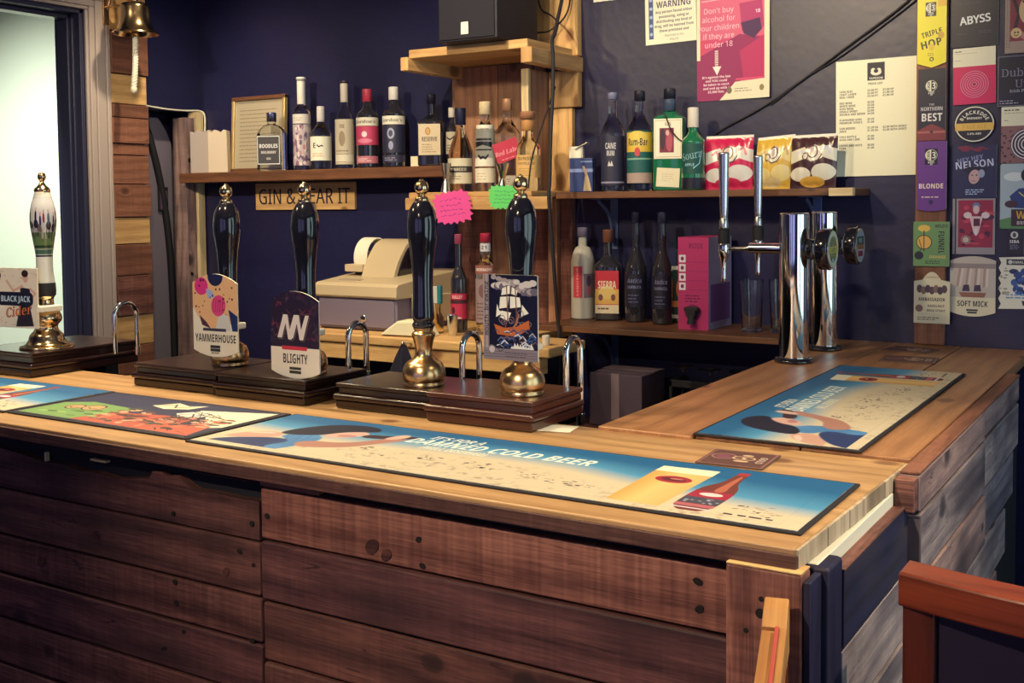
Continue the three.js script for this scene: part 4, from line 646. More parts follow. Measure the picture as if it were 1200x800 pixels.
// ------------------------------------------------------------------ back counter, till and what stands on it
{
  const t = thing('back_counter', 'pale timber back counter carrying the till behind the pumps', 'counter', [0, 0, 0]);
  part(t, 'counter_board', board(-2.335, -1.42, 1.072, 1.10, -2.655, -2.452, 0, 0.006), M.pine); part(t, 'counter_board', board(-2.335, -1.61, 1.072, 1.0995, -2.925, -2.657, 0, 0.003), M.pine);
  part(t, 'front_batten', board(-2.33, -1.45, 1.026, 1.0715, -2.50, -2.458, 0, 0.003), M.pine);
  part(t, 'carcass', boxAt(-2.32, -1.61, 0, 1.0255, -2.92, -2.56, 0.003), mat([30, 24, 44], { roughness: 0.8 }));
}
{
  const t = thing('till', 'cream cash till with a grey drawer and a curl of receipt paper', 'till', [-2.128, 1.1005, -2.70]);
  const cm = mat([208, 174, 118], { roughness: 0.45 }), gr = mat([128, 108, 104], { roughness: 0.5 });
  part(t, 'drawer', [boxAt(-0.15, 0.15, 0.004, 0.098, -0.16, 0.16, 0.004), boxAt(-0.15, 0.15, 0, 0.006, -0.15, 0.15, 0.001)], gr);
  part(t, 'drawer_front', boxAt(-0.143, 0.143, 0.010, 0.092, 0.158, 0.165, 0.003), gr);
  part(t, 'lock', lathe([[0, 0], [0.011, 0], [0.011, 0.003], [0.008, 0.006], [0, 0.006]], 20).rotateX(PI / 2).translate(0.03, 0.038, 0.165), M.steel);
  const side = pts([[0.166, 0.100], [0.170, 0.104], [0.168, 0.130], [0.158, 0.137], [0.02, 0.152], [-0.165, 0.165], [-0.165, 0.100]]);
  const lid = new THREE.ExtrudeGeometry(side, { depth: 0.308, bevelEnabled: true, bevelSize: 0.003, bevelThickness: 0.003, bevelSegments: 2 }).rotateY(-PI / 2).translate(0.154, 0, 0);
  part(t, 'lid', lid, cm);
  part(t, 'keypad', boxAt(-0.10, -0.02, 0.142, 0.147, 0.07, 0.125, 0.002).rotateX(0.0), mat([170, 140, 104], { roughness: 0.6 }));
  const arch = new THREE.Shape(); arch.moveTo(0.055, 0.150); arch.quadraticCurveTo(0.035, 0.20, -0.01, 0.245); arch.quadraticCurveTo(-0.035, 0.264, -0.07, 0.262); arch.lineTo(-0.085, 0.258); arch.lineTo(-0.085, 0.15); arch.closePath();
  const A = (x0, x1, s, m, n, l) => part(t, n, new THREE.ExtrudeGeometry(s, { depth: x1 - x0, bevelEnabled: true, bevelSize: 0.002, bevelThickness: 0.002, bevelSegments: 1, curveSegments: 14 }).rotateY(-PI / 2).translate(x1, 0, 0), m, l);
  A(-0.066, 0.055, arch, cm, 'printer_cover');
  const arcIn = new THREE.Shape(); arcIn.moveTo(0.034, 0.156); arcIn.quadraticCurveTo(0.018, 0.20, -0.018, 0.236); arcIn.quadraticCurveTo(-0.045, 0.252, -0.07, 0.250); arcIn.lineTo(-0.078, 0.246); arcIn.lineTo(-0.078, 0.156); arcIn.closePath();
  A(0.0565, 0.060, arcIn, M.black, 'display');
  part(t, 'printer_base', [boxAt(-0.135, -0.066, 0.165, 0.188, -0.11, 0.055, 0.003), boxAt(-0.125, -0.068, 0.188, 0.225, -0.12, -0.03, 0.006)], cm);
  part(t, 'paper_slot', boxAt(-0.11, 0.03, 0.154, 0.165, -0.10, 0.035, 0.002), M.blackMatt);
  const curl = new THREE.Shape(); const O = [], I = []; for (let i = 0; i <= 20; i++) { const a = -0.25 + i / 20 * 2.5; O.push([-0.03 + Math.cos(a) * 0.058, 0.205 + Math.sin(a) * 0.062]); I.push([-0.03 + Math.cos(a) * 0.056, 0.205 + Math.sin(a) * 0.060]); }
  [...O, ...I.reverse()].forEach((p, i) => (i ? curl.lineTo(...p) : curl.moveTo(...p)));
  A(-0.118, -0.070, curl, M.paper, 'receipt_paper', 'curling cream receipt');
  part(t, 'side_flap', boxAt(0.156, 0.170, 0.03, 0.11, 0.02, 0.10, 0.004), cm); part(t, 'side_flap', boxAt(0.158, 0.176, 0.016, 0.10, -0.09, 0.0, 0.004), cm);
}
{
  const s = pts([[-0.07, 0], [0.07, 0], [0.055, 0.022], [0.02, 0.034], [-0.02, 0.032], [-0.05, 0.012]]);
  const g = new THREE.ExtrudeGeometry(s, { depth: 0.06, bevelEnabled: true, bevelSize: 0.006, bevelThickness: 0.006, bevelSegments: 3 });
  const o = part(scene, 'folded_cloth', g, mat([238, 212, 150], { roughness: 0.9 })); o.position.set(-1.91, 1.106, -2.535); o.rotation.y = 0.15; tag(o, 'folded cream cloth lying beside the till', 'cloth');
}
{ // dark towel hung from the counter edge: a gathered point that opens in folds
  const N = 64, rows = 16, pos = [], idx = [];
  for (let j = 0; j <= rows; j++) for (let i = 0; i <= N; i++) { const v = j / rows, a = i / N * 2 * PI, r = (0.006 + 0.048 * Math.pow(v, 0.8)) * (1 + 0.22 * Math.sin(a * 5 + v) + 0.1 * Math.sin(a * 9 + v * 4)); pos.push(Math.cos(a) * r * 1.1, -v * 0.15 - 0.006 * Math.sin(a * 5), Math.sin(a) * r * 0.55); }
  for (let j = 0; j < rows; j++) for (let i = 0; i < N; i++) { const a = j * (N + 1) + i, b = a + N + 1; idx.push(a, a + 1, b, b, a + 1, b + 1); }
  const g = new THREE.BufferGeometry(); g.setAttribute('position', new THREE.Float32BufferAttribute(pos, 3)); g.setIndex(idx); g.computeVertexNormals();
  const t = thing('bar_towel', 'black bar towel hanging in folds from the back counter edge', 'towel', [-1.862, 1.088, -2.418]);
  part(t, 'towel', g, mat([20, 18, 34], { roughness: 0.95, side: THREE.DoubleSide }));
  part(t, 'hook', tube([[0, -0.012, 0.0], [0, 0.004, 0.004], [0, 0.0, -0.034]], 0.003, 14, 8), M.steel);
}
// ------------------------------------------------------------------ bottles
function loft(prof, n, sx = 1, sz = 1, seg = 48) {   // rows [radius, height, squareness?], superellipse sections
  const pos = [], idx = [];
  prof.forEach(([r, y, q]) => { const e = q ?? n; for (let i = 0; i <= seg; i++) { const a = i / seg * 2 * PI, c = Math.cos(a), s = Math.sin(a), k = Math.max(r, 1e-5) / Math.pow(Math.abs(c) ** e + Math.abs(s) ** e, 1 / e), m = e > 2.01 ? [sx, sz] : [1, 1]; pos.push(s * k * m[0], y, c * k * m[1]); } });
  for (let j = 0; j < prof.length - 1; j++) for (let i = 0; i < seg; i++) { const a = j * (seg + 1) + i, b = a + seg + 1; idx.push(a, a + 1, b, b, a + 1, b + 1); }
  const g = new THREE.BufferGeometry(); g.setAttribute('position', new THREE.Float32BufferAttribute(pos, 3)); g.setIndex(idx);
  g.computeVertexNormals(); return g;
}
function bottle(name, label, s, group) {
  const turn = s.turn ?? 0.55 * Math.atan2(-s.x, -s.z), t = thing(name, label, s.cat ?? 'bottle', [s.x, s.y + 0.0005, s.z], group, turn);
  const { h, R: r, nr } = s, [a, b] = s.sh, n = s.n ?? 2, top = h - (s.mouth ?? 0.004), P = [[0, 0.004], [r * 0.75, 0.001], [r * 0.93, 0], [r, 0.006]];
  if (s.waist) for (const [yy, k] of s.waist) P.push([r * k, yy * h]); 
  P.push([r, a * h]);
  for (let i = 1; i < 9; i++) { const u = i / 9, w = s.round ? Math.sqrt(1 - u * u) * 0.75 + (1 - u) * 0.25 : 0.5 + 0.5 * Math.cos(u * PI); P.push([nr + (r - nr) * w, (a + (b - a) * u) * h, n > 2 ? n + (2 - n) * u : undefined]); }
  P.push([nr, b * h, 2]); if (s.bulge) P.push([nr * s.bulge, (b + 0.06) * h, 2], [nr, (b + 0.12) * h, 2]);
  P.push([nr, top - 0.012, 2], [nr * 1.15, top - 0.010, 2], [nr * 1.15, top - 0.002, 2], [0, top, 2]);
  part(t, 'glass_body', loft(P, n, s.sx, s.sz), s.m);
  for (const c of s.caps ?? []) {
    const r0 = nr * 1.22 * (c.k ?? 1), y0 = c.y0 * h, y1 = c.y1 * h;
    part(t, c.name ?? 'cap', lathe(c.taper ? [[r0 * 1.25, y0], [r0, y0 + (y1 - y0) * 0.5], [r0, y1 - 0.002], [r0 * 0.9, y1], [0, y1]] : [[0, y0], [r0, y0], [r0, y1 - 0.002], [r0 * 0.9, y1], [0, y1]], 28), c.m);
  }
  for (const l of s.labels ?? []) {
    const y0 = l.y0 * h, y1 = l.y1 * h, m = l.m ?? printMat(l.t, 0.55);
    if (n > 2.01 || l.flat) { const g = boxAt(-l.w / 2, l.w / 2, y0, y1, 0, 0.0012, 0.0004), u = g.attributes.uv, p = g.attributes.position; for (let i = 0; i < u.count; i++) u.setXY(i, (p.getX(i) + l.w / 2) / l.w, (p.getY(i) - y0) / (y1 - y0)); g.translate(0, -(y0 + y1) / 2, 0); g.rotateZ(l.tilt ?? 0); g.translate(0, (y0 + y1) / 2, r * (s.sz ?? 1) * (l.out ?? 1) + 0.0002); part(t, l.name ?? 'label', g, m); }
    else { const A = R(l.a ?? 80), k = (l.k ?? 1) * r + 0.0009, k2 = (l.k2 ?? l.k ?? 1) * r + 0.0009, g = new THREE.CylinderGeometry(k2, k, y1 - y0, 28, 1, true, -A, 2 * A).translate(0, (y0 + y1) / 2, 0); m.side = THREE.DoubleSide; { const u = g.attributes.uv, W = Math.min(1, R(l.span ?? 62) / A); for (let i = 0; i < u.count; i++) u.setX(i, 0.5 + (u.getX(i) - 0.5) / W); } if (l.tilt) { const p = g.attributes.position; for (let i = 0; i < p.count; i++) p.setY(i, p.getY(i) + l.tilt * Math.atan2(p.getX(i), p.getZ(i))); } g.rotateY(l.rot ?? 0); part(t, l.name ?? 'label', g, m); }
  }
  return t;
}
const lab = (bg, f, w = 256, h = 256) => tex(w, h, (g, W, H) => { fill(g, css(...bg), 0, 0, W, H); f(g, W, H); });
const DK = css(40, 34, 40), GD = css(150, 110, 60);
const capM = (c, o) => mat(c, { roughness: 0.4, ...o });
const gLeft = 'spirits on the left wall shelf', gAlc = 'spirits in the pine box shelf', gRight = 'spirits on the upper right shelf', gLow = 'spirits on the lower right shelf', gBack = 'bottles on the back counter';
const LZ = -2.872;
bottle('gin_bottle', 'squat square bottle with a black label edged in white, in front of the frame', { x: -2.762, z: -2.855, y: LSY, h: 0.203, R: 0.047, sz: 0.75, n: 6, nr: 0.014, sh: [0.62, 0.80], round: true, m: M.glass, turn: 0.42, caps: [{ y0: 0.84, y1: 1, k: 1.0, m: capM([120, 112, 120], { metalness: 0.9, roughness: 0.25 }) }], labels: [{ y0: 0.10, y1: 0.60, w: 0.084, out: 1.0, t: lab([44, 40, 42], (g, W, H) => { g.strokeStyle = css(220, 206, 170); g.lineWidth = 7; g.strokeRect(8, 8, W - 16, H - 16); txt(g, 'BOODLES', 128, 92, 46, css(222, 208, 176)); txt(g, 'MULBERRY', 128, 146, 32, css(206, 190, 160)); txt(g, 'GIN', 128, 202, 26, css(200, 186, 156)); }) }] }, gLeft);
bottle('spirit_bottle', 'tall clear bottle with white cap and pinkish patterned label', { x: -2.637, z: LZ, y: LSY, h: 0.318, R: 0.030, nr: 0.0125, sh: [0.60, 0.72], m: M.glass, caps: [{ y0: 0.71, y1: 0.965, k: 0.95, m: capM([224, 204, 164]), name: 'capsule' }, { y0: 0.965, y1: 1, k: 1.1, m: capM([230, 212, 176]) }], labels: [{ y0: 0.50, y1: 0.60, a: 100, t: lab([206, 184, 150], (g, W, H) => scribble(g, 40, 100, 170, 2, 60, css(120, 100, 80), 14)) }, { y0: 0.05, y1: 0.49, a: 100, t: lab([176, 150, 134], (g, W, H) => { for (let k = 0; k < 70; k++) disc(g, [css(120, 86, 90), css(206, 180, 150), css(90, 70, 84), css(170, 110, 100)][k % 4], rr(0, W), rr(0, H), rr(6, 22), rr(6, 26)); }) }] }, gLeft);
bottle('spirit_bottle', 'short rounded clear bottle with a plain cream label', { x: -2.551, z: LZ, y: LSY, h: 0.214, R: 0.036, nr: 0.0115, sh: [0.55, 0.76], m: M.glass, caps: [{ y0: 0.76, y1: 1, k: 0.95, m: capM([214, 196, 164]), name: 'capsule' }], labels: [{ y0: 0.14, y1: 0.52, a: 88, t: lab([232, 214, 166], (g, W, H) => { txt(g, 'E', 86, 96, 76, DK); curve(g, DK, 12, [[120, 92], [140, 110], [170, 96], [182, 104]]); scribble(g, 60, 180, 140, 2, 24, css(206, 140, 70), 9); }) }] }, gLeft);
bottle('spirit_bottle', 'slim bottle with cream capsule and a faded tall cream label', { x: -2.446, z: LZ, y: LSY, h: 0.293, R: 0.031, nr: 0.0105, sh: [0.48, 0.78], m: M.glass, caps: [{ y0: 0.76, y1: 0.975, k: 1.0, m: capM([214, 190, 150]), name: 'capsule' }, { y0: 0.972, y1: 1, k: 1.1, m: capM([60, 44, 44]) }], labels: [{ y0: 0.05, y1: 0.56, a: 86, t: lab([206, 182, 136], (g, W, H) => { txt(g, 'FINE', 128, 40, 30, css(120, 90, 60)); disc(g, css(160, 130, 92), 128, 110, 40, 44); scribble(g, 40, 176, 180, 4, 20, css(140, 110, 76), 7); fill(g, css(226, 204, 156), 0, 200, W, 40); }) }, { y0: 0.16, y1: 0.50, a: 36, rot: 2.2, t: lab([206, 186, 146], () => {}) }] }, gLeft);
const gordon = (x, label, c1, c2, capc) => bottle('spirit_bottle', label, { x, z: LZ, y: LSY, h: 0.260, R: 0.0365, nr: 0.013, sh: [0.66, 0.80], m: M.smoke, caps: [{ y0: 0.84, y1: 1, m: capM(capc) }], labels: [{ y0: 0.53, y1: 0.635, a: 95, t: lab([226, 206, 160], (g, W, H) => txt(g, "Gordon's", 128, 130, 128, css(60, 50, 44), { font: 'serif', style: 'italic', sx: 0.42 })) }, { y0: c2 ? 0.29 : 0.18, y1: 0.525, a: 95, t: lab(c1, (g, W, H) => { if (c2) { disc(g, css(230, 200, 180), 128, 110, 30, 40); disc(g, css(226, 120, 130), 128, 200, 90, 30); for (const x of [70, 190]) disc(g, css(200, 60, 84), x, 90, 30, 60); } else { disc(g, css(150, 148, 150), 128, 80, 40, 50); disc(g, css(60, 58, 70), 128, 80, 22, 30); disc(g, css(140, 138, 144), 128, 190, 26, 40); } }) }, { y0: 0.06, y1: 0.15, a: 80, t: lab(c2 ? [196, 110, 104] : [50, 46, 60], (g, W, H) => scribble(g, 40, 90, 180, 2, 70, c2 ? css(230, 200, 170) : css(150, 140, 140), 24)) }] }, gLeft);
gordon(-2.348, 'bottle with a red cap and a pink and cream label', [196, 60, 78], true, [176, 50, 60]);
gordon(-2.238, 'dark bottle with a cream cap and a cream band round its shoulder', [40, 38, 52], false, [220, 202, 166]);
bottle('whisky_bottle', 'dark square-shouldered bottle with a cream label, beside the pine box shelf', { x: -2.088, z: LZ, y: LSY, h: 0.228, R: 0.042, sz: 0.85, n: 5, nr: 0.0125, sh: [0.60, 0.72], m: M.smoke, turn: 0.45, caps: [{ y0: 0.86, y1: 1, m: capM([30, 28, 40]) }], labels: [{ y0: 0.15, y1: 0.58, w: 0.07, t: lab([214, 184, 130], (g, W, H) => { disc(g, css(206, 150, 80), 110, 60, 34, 34); ring(g, GD, 110, 60, 26, 5); txt(g, 'RESERVE', 128, 126, 50, css(80, 62, 48), { sx: 0.9 }); scribble(g, 40, 166, 180, 4, 20, css(150, 116, 78), 7); }) }, ] }, gLeft);
bottle('miniature_bottle', 'small bottle with a cream cap at the right end of the left shelf', { x: -2.018, z: -2.885, y: LSY, h: 0.183, R: 0.018, nr: 0.0085, sh: [0.6, 0.76], m: M.smoke, caps: [{ y0: 0.83, y1: 1, m: capM([220, 200, 160]) }], labels: [{ y0: 0.2, y1: 0.58, a: 90, t: lab([190, 168, 124], (g, W, H) => { curve(g, DK, 18, [[30, 60], [120, 90], [220, 50]]); scribble(g, 40, 150, 170, 3, 30, DK, 9); }) }] }, gLeft);
{
  const o = part(scene, 'white_card', boxAt(-0.035, 0.035, 0, 0.036, -0.004, 0.004, 0.001), M.cream); o.position.set(-2.165, LSY + 0.0003, -2.915); o.rotation.y = 0.1; tag(o, 'low cream card lying against the wall behind the dark bottles', 'card');
}
// alcove
const AZ = -2.745;
bottle('whiskey_bottle', 'pale whiskey bottle with a black capsule and an oval cream label', { x: -1.902, z: -2.765, y: ASY, h: 0.252, R: 0.038, nr: 0.0125, sh: [0.42, 0.80], m: M.paleAmber, caps: [{ y0: 0.80, y1: 1, k: 1.1, m: capM([28, 28, 48]), name: 'capsule' }], labels: [{ y0: 0.10, y1: 0.40, a: 74, t: lab([214, 194, 144], (g, W, H) => { fill(g, css(70, 58, 48), 0, 80, W, 64); txt(g, 'TOBACCO', 128, 112, 40, css(224, 204, 156), { sx: 0.9 }); scribble(g, 50, 180, 160, 2, 24, GD, 8); }) }] }, gAlc);
bottle('rum_bottle', 'clear bottle with a cork-coloured cap and a white label marked with a moustache', { x: -1.800, z: AZ, y: ASY, h: 0.264, R: 0.030, nr: 0.0125, sh: [0.66, 0.80], m: M.glass, caps: [{ y0: 0.86, y1: 1, k: 1.15, m: capM([220, 186, 126]) }], labels: [{ y0: 0.28, y1: 0.74, k2: 0.85, a: 92, t: lab([232, 214, 166], (g, W, H) => { fill(g, DK, 20, 84, 216, 12); blob(g, DK, [[10, 104], [246, 104], [240, 140], [128, 124], [16, 140]]); fill(g, DK, 20, 150, 216, 8); curve(g, DK, 16, [[70, 190], [100, 206], [128, 200], [160, 206], [190, 188]]); }) }, { y0: 0.10, y1: 0.26, a: 80, t: lab([228, 208, 158], (g, W, H) => scribble(g, 50, 90, 150, 3, 50, css(190, 160, 110), 14)) }] }, gAlc);
bottle('whisky_bottle', 'clear bottle with a copper cap and a slanting red label', { x: -1.751, z: -2.790, y: ASY, h: 0.273, R: 0.0385, n: 4, sz: 0.9, nr: 0.0125, sh: [0.60, 0.80], m: M.glass, turn: 0.5, caps: [{ y0: 0.87, y1: 1, m: capM([200, 140, 90], { metalness: 0.6 }) }], labels: [{ y0: 0.33, y1: 0.545, w: 0.074, tilt: 0.32, t: lab([198, 44, 62], (g, W, H) => { txt(g, 'Red Label', 128, 120, 66, css(236, 150, 140), { font: 'serif', style: 'italic', sx: 0.8 }); scribble(g, 50, 190, 150, 1, 10, css(230, 140, 130), 9); }, 256, 220) }, { y0: 0.05, y1: 0.17, w: 0.05, t: lab([206, 186, 146], (g, W, H) => scribble(g, 40, 80, 170, 3, 50, css(140, 110, 90), 16)) }] }, gAlc);
bottle('bourbon_bottle', 'clear bottle with an orange cork stopper and an orange label', { x: -1.648, z: -2.738, y: ASY, h: 0.227, R: 0.0345, nr: 0.0145, sh: [0.52, 0.72], m: M.paleAmber, caps: [{ y0: 0.76, y1: 0.90, k: 1.05, m: capM([206, 138, 70]), name: 'seal' }, { y0: 0.90, y1: 1, k: 1.25, m: capM([170, 112, 70]) }], labels: [{ y0: 0.16, y1: 0.45, a: 86, t: lab([222, 168, 88], (g, W, H) => { txt(g, 'SUNSET', 128, 40, 50, css(110, 74, 40)); txt(g, 'DISTILLED', 128, 94, 38, css(120, 82, 46)); scribble(g, 40, 150, 170, 4, 24, css(170, 116, 56), 7); }) }] }, gAlc);
function jigger(label, x, y, z, h, r) { const t = thing('jigger', label, 'measuring cup', [x, y, z], 'steel spirit measures'); part(t, 'cup', lathe([[0, h * .46], [r * .42, h * .44], [r, 0.001], [r * .95, 0.0], [r * .40, h * .40], [0, h * .42]], 28), M.steel); part(t, 'cup', lathe([[0, h * .52], [r * .40, h * .53], [r * .95, h], [r, h], [r * .44, h * .48], [r * .3, h * .45], [0, h * .45]], 28), M.steel); return t; }
jigger('steel spirit measure at the left of the pine bottle shelf, above the pink star', -1.905, ASY + 0.0006, -2.690, 0.085, 0.017);
jigger('steel spirit measure standing on the pine bottle shelf above the green star', -1.706, ASY + 0.0006, -2.690, 0.078, 0.019);
// on the back counter
bottle('spirit_bottle', 'slim dark bottle with a red label on the back counter', { x: -1.828, z: -2.64, y: 1.10, h: 0.285, R: 0.024, nr: 0.0095, sh: [0.52, 0.70], m: M.smoke, caps: [{ y0: 0.9, y1: 1, m: capM([150, 60, 70]) }], labels: [{ y0: 0.14, y1: 0.40, a: 92, t: lab([190, 42, 62], (g, W, H) => { fill(g, css(70, 26, 34), 0, 62, W, 40); txt(g, 'BULLEY', 128, 34, 44, css(226, 190, 160)); disc(g, css(60, 26, 34), 70, 170, 30, 34); disc(g, css(214, 180, 150), 128, 244, 70, 10); }) }] }, gBack);
bottle('vodka_bottle', 'clear bottle with a red cap behind the sailing ship badge', { x: -1.735, z: -2.64, y: 1.10, h: 0.288, R: 0.0285, nr: 0.0125, sh: [0.64, 0.79], m: M.glass, caps: [{ y0: 0.91, y1: 1, m: capM([170, 36, 52]) }], labels: [{ y0: 0.82, y1: 0.90, a: 120, k: 0.5, name: 'neck_label', t: lab([206, 190, 166], (g, W, H) => txt(g, '21', 128, 128, 150, DK)) }, { y0: 0.60, y1: 0.685, a: 84, k: 1, t: lab([150, 88, 66], (g, W, H) => txt(g, 'SMIRNOFF', 128, 128, 120, css(232, 206, 170), { sx: 0.36 })) }, { y0: 0.12, y1: 0.55, a: 70, t: lab([150, 122, 104], (g, W, H) => { disc(g, css(120, 80, 70), 128, 70, 60, 40); scribble(g, 40, 140, 170, 5, 22, css(100, 70, 64), 8); }) }] }, gBack);
{
  const t = thing('steel_cup', 'small tapered steel shot cup before the red-labelled bottle', 'cup', [-1.797, 1.1005, -2.56]);
  part(t, 'cup', lathe([[0, 0], [0.012, 0], [0.0165, 0.058], [0.0150, 0.058], [0.0110, 0.003], [0, 0.003]], 28), M.steel);
  const b = thing('sauce_bottle', 'little bottle with a teal and cream wrapper by the bare pump stem', 'bottle', [-1.868, 1.1005, -2.59]);
  part(b, 'glass_body', lathe([[0, 0], [0.016, 0], [0.017, 0.004], [0.017, 0.045], [0.008, 0.062], [0.008, 0.085], [0, 0.085]], 24), M.amber);
  part(b, 'wrapper', boxAt(-0.02, 0.012, 0.085, 0.135, -0.006, 0.006, 0.003), mat([196, 182, 146], { roughness: 0.7 })); part(b, 'stripe', boxAt(0.000, 0.014, 0.085, 0.138, -0.0065, 0.0065, 0.003), mat([40, 110, 96], { roughness: 0.6 }));
  const c = thing('candle_cup', 'small white cup standing at the rounded end of the back counter', 'cup', [-1.456, 1.1005, -2.50]);
  part(c, 'cup', lathe([[0, 0], [0.009, 0], [0.0105, 0.026], [0.009, 0.026], [0.008, 0.003], [0, 0.003]], 24), M.white);
}
// upper right shelf
{
  const t = thing('cigarette_box', 'blue box with its white lid flipped open at the left end of the shelf', 'box', [-1.540, USY + 0.0005, -2.862], null, 0.35);
  const pt = lab([34, 52, 92], (g, W, H) => { fill(g, css(130, 140, 160), 0, 80, W, 26); blob(g, css(206, 170, 110), [[150, 250], [170, 130], [140, 60], [165, 60], [215, 160], [240, 250]]); disc(g, css(190, 140, 110), 180, 110, 14, 30); fill(g, css(120, 130, 150), 120, 20, 130, 12); });
  part(t, 'carton', boxAt(-0.034, 0.034, 0, 0.098, -0.02, 0.02, 0.002), printMat(pt, 0.5));
  part(t, 'lid', boxAt(-0.036, 0.004, 0.098, 0.132, -0.018, 0.016, 0.002), M.paper, 'white lid'); const fl = part(t, 'flap', boxAt(-0.02, 0.02, 0, 0.002, -0.02, 0.03, 0.0008), M.paper, 'white flap'); fl.position.set(0.0, 0.133, -0.006); fl.rotation.z = 0.45;
}
const UZ = -2.862;
bottle('rum_bottle', 'clear bottle with a dark white-lettered label, between blue box and yellow-labelled bottle', { x: -1.440, z: UZ, y: USY, h: 0.282, R: 0.033, nr: 0.0115, sh: [0.58, 0.80], m: M.glass, caps: [{ y0: 0.93, y1: 1, k: 0.95, m: capM([120, 116, 124]) }], labels: [{ y0: 0.06, y1: 0.56, a: 84, t: lab([40, 38, 52], (g, W, H) => { txt(g, 'CANE', 128, 52, 44, css(206, 190, 160)); txt(g, 'RUM', 128, 90, 38, css(206, 190, 160)); blob(g, css(206, 190, 160), [[98, 156], [114, 128], [126, 148], [140, 128], [156, 156]]); fill(g, css(150, 140, 140), 0, 236, W, 8); }) }] }, gRight);
bottle('rum_bottle', 'dark bottle with a yellow over green label', { x: -1.355, z: UZ, y: USY, h: 0.282, R: 0.0355, nr: 0.0125, sh: [0.58, 0.80], m: M.glass, caps: [{ y0: 0.90, y1: 1, m: capM([26, 24, 32]) }], labels: [{ y0: 0.08, y1: 0.60, a: 80, t: lab([28, 84, 70], (g, W, H) => { fill(g, css(214, 168, 54), 0, 8, W, 96); disc(g, css(220, 180, 70), 128, 40, 110, 38); txt(g, 'Rum-Bar', 128, 56, 48, css(34, 40, 34)); disc(g, css(196, 60, 60), 128, 104, 26, 22); fill(g, css(130, 160, 120), 0, 134, W, 8); fill(g, css(170, 140, 110), 0, 206, W, 50); }) }] }, gRight);
bottle('gin_bottle', 'broad green bottle with a white picture label and a cream card at its foot', { x: -1.266, z: -2.868, y: USY, h: 0.283, R: 0.045, sz: 0.8, n: 5, nr: 0.0135, sh: [0.70, 0.79], m: M.greenGlass, turn: 0.28, caps: [{ y0: 0.90, y1: 1, m: capM([24, 24, 34]) }, { y0: 0.78, y1: 0.895, k: 1.02, m: capM([60, 70, 80]), name: 'neck_seal' }], labels: [{ y0: 0.31, y1: 0.70, w: 0.078, t: lab([232, 214, 164], (g, W, H) => { fill(g, css(120, 36, 50), 52, 60, 130, 156); disc(g, css(60, 28, 44), 80, 130, 24, 70); disc(g, css(176, 70, 76), 140, 150, 30, 60); disc(g, css(206, 160, 130), 124, 90, 16, 18); g.strokeStyle = css(190, 160, 110); g.lineWidth = 4; g.strokeRect(12, 12, W - 24, H - 24); txt(g, 'GIN', 128, 34, 30, css(150, 110, 70)); }) }, { y0: 0.035, y1: 0.22, w: 0.064, tilt: -0.06, name: 'lower_label', t: lab([228, 206, 150], (g, W, H) => scribble(g, 60, 80, 140, 4, 30, css(196, 168, 116), 8)) }] }, gRight);
{
  const o = scene.children[scene.children.length - 1];
  part(o, 'cord', tube([[-0.02, 0.225, 0.040], [-0.004, 0.20, 0.042], [0.008, 0.17, 0.043], [0.026, 0.145, 0.043], [0.046, 0.13, 0.036]], 0.0018, 40, 6), M.blackMatt, 'black neck cord');
}
bottle('liqueur_bottle', 'green bottle with a cream cap and a pale script, left of the red crisps', { x: -1.181, z: -2.832, y: USY, h: 0.224, R: 0.0315, nr: 0.0125, sh: [0.58, 0.72], m: M.greenGlass, caps: [{ y0: 0.76, y1: 1, k: 1.0, m: capM([222, 200, 160]) }], labels: [{ y0: 0.20, y1: 0.56, a: 62, t: lab([16, 72, 56], (g, W, H) => { txt(g, 'Sourz', 128, 100, 86, css(140, 170, 156), { style: 'italic', font: 'serif', weight: 'normal', rot: -10, sx: 0.9 }); txt(g, 'APPLE', 110, 180, 34, css(150, 180, 170)); curve(g, css(150, 190, 180), 8, [[150, 210], [210, 170], [240, 60]]); }) }, { y0: 0.02, y1: 0.15, a: 170, name: 'foot_band', m: capM([22, 22, 34]) }] }, gRight);
function crisps(label, x, z, w, h, t, turn, lean, sl) {
  const N = 24, Mv = 30, pos = [], uv = [], idx = [];
  for (const sd of [1, -1]) { const base = pos.length / 3; for (let j = 0; j <= Mv; j++) for (let i = 0; i <= N; i++) { const u = i / N, v = j / Mv, bulge = Math.pow(Math.max(0, Math.sin(u * PI)), 0.55) * Math.pow(Math.max(0, Math.sin(Math.min(1, Math.max(0, (v - 0.06) / 0.86)) * PI)), 0.6); const cr = 0.0018 * Math.sin(u * 31 + v * 5) * (1 - bulge * 0.5) + 0.0025 * vnoise(u * 7, v * 7, 64, 64, 91 + sl) - 0.001; pos.push((u - 0.5) * w * (1 - 0.07 * bulge) + sl * 0.02 * v, v * h + (v > 0.9 ? 0.012 * sl * (u - 0.5) : 0), sd * (0.0006 + 0.021 * bulge + cr * (bulge > 0.05 ? 1 : 0.2))); uv.push(u, v); }
    for (let j = 0; j < Mv; j++) for (let i = 0; i < N; i++) { const a = base + j * (N + 1) + i, b = a + N + 1; sd > 0 ? idx.push(a, a + 1, b, b, a + 1, b + 1) : idx.push(a, b, a + 1, b, b + 1, a + 1); } }
  const g = new THREE.BufferGeometry(); g.setAttribute('position', new THREE.Float32BufferAttribute(pos, 3)); g.setAttribute('uv', new THREE.Float32BufferAttribute(uv, 2)); g.setIndex(idx); g.computeVertexNormals();
  const o = part(scene, 'crisp_packet', g, new THREE.MeshPhysicalMaterial({ map: t, roughness: 0.3, clearcoat: 0.5, clearcoatRoughness: 0.25 })); o.position.set(x, USY + 0.001, z); o.rotation.set(lean, turn, 0, 'YXZ'); tag(o, label, 'crisps', 'crisp packets on the upper right shelf');
}
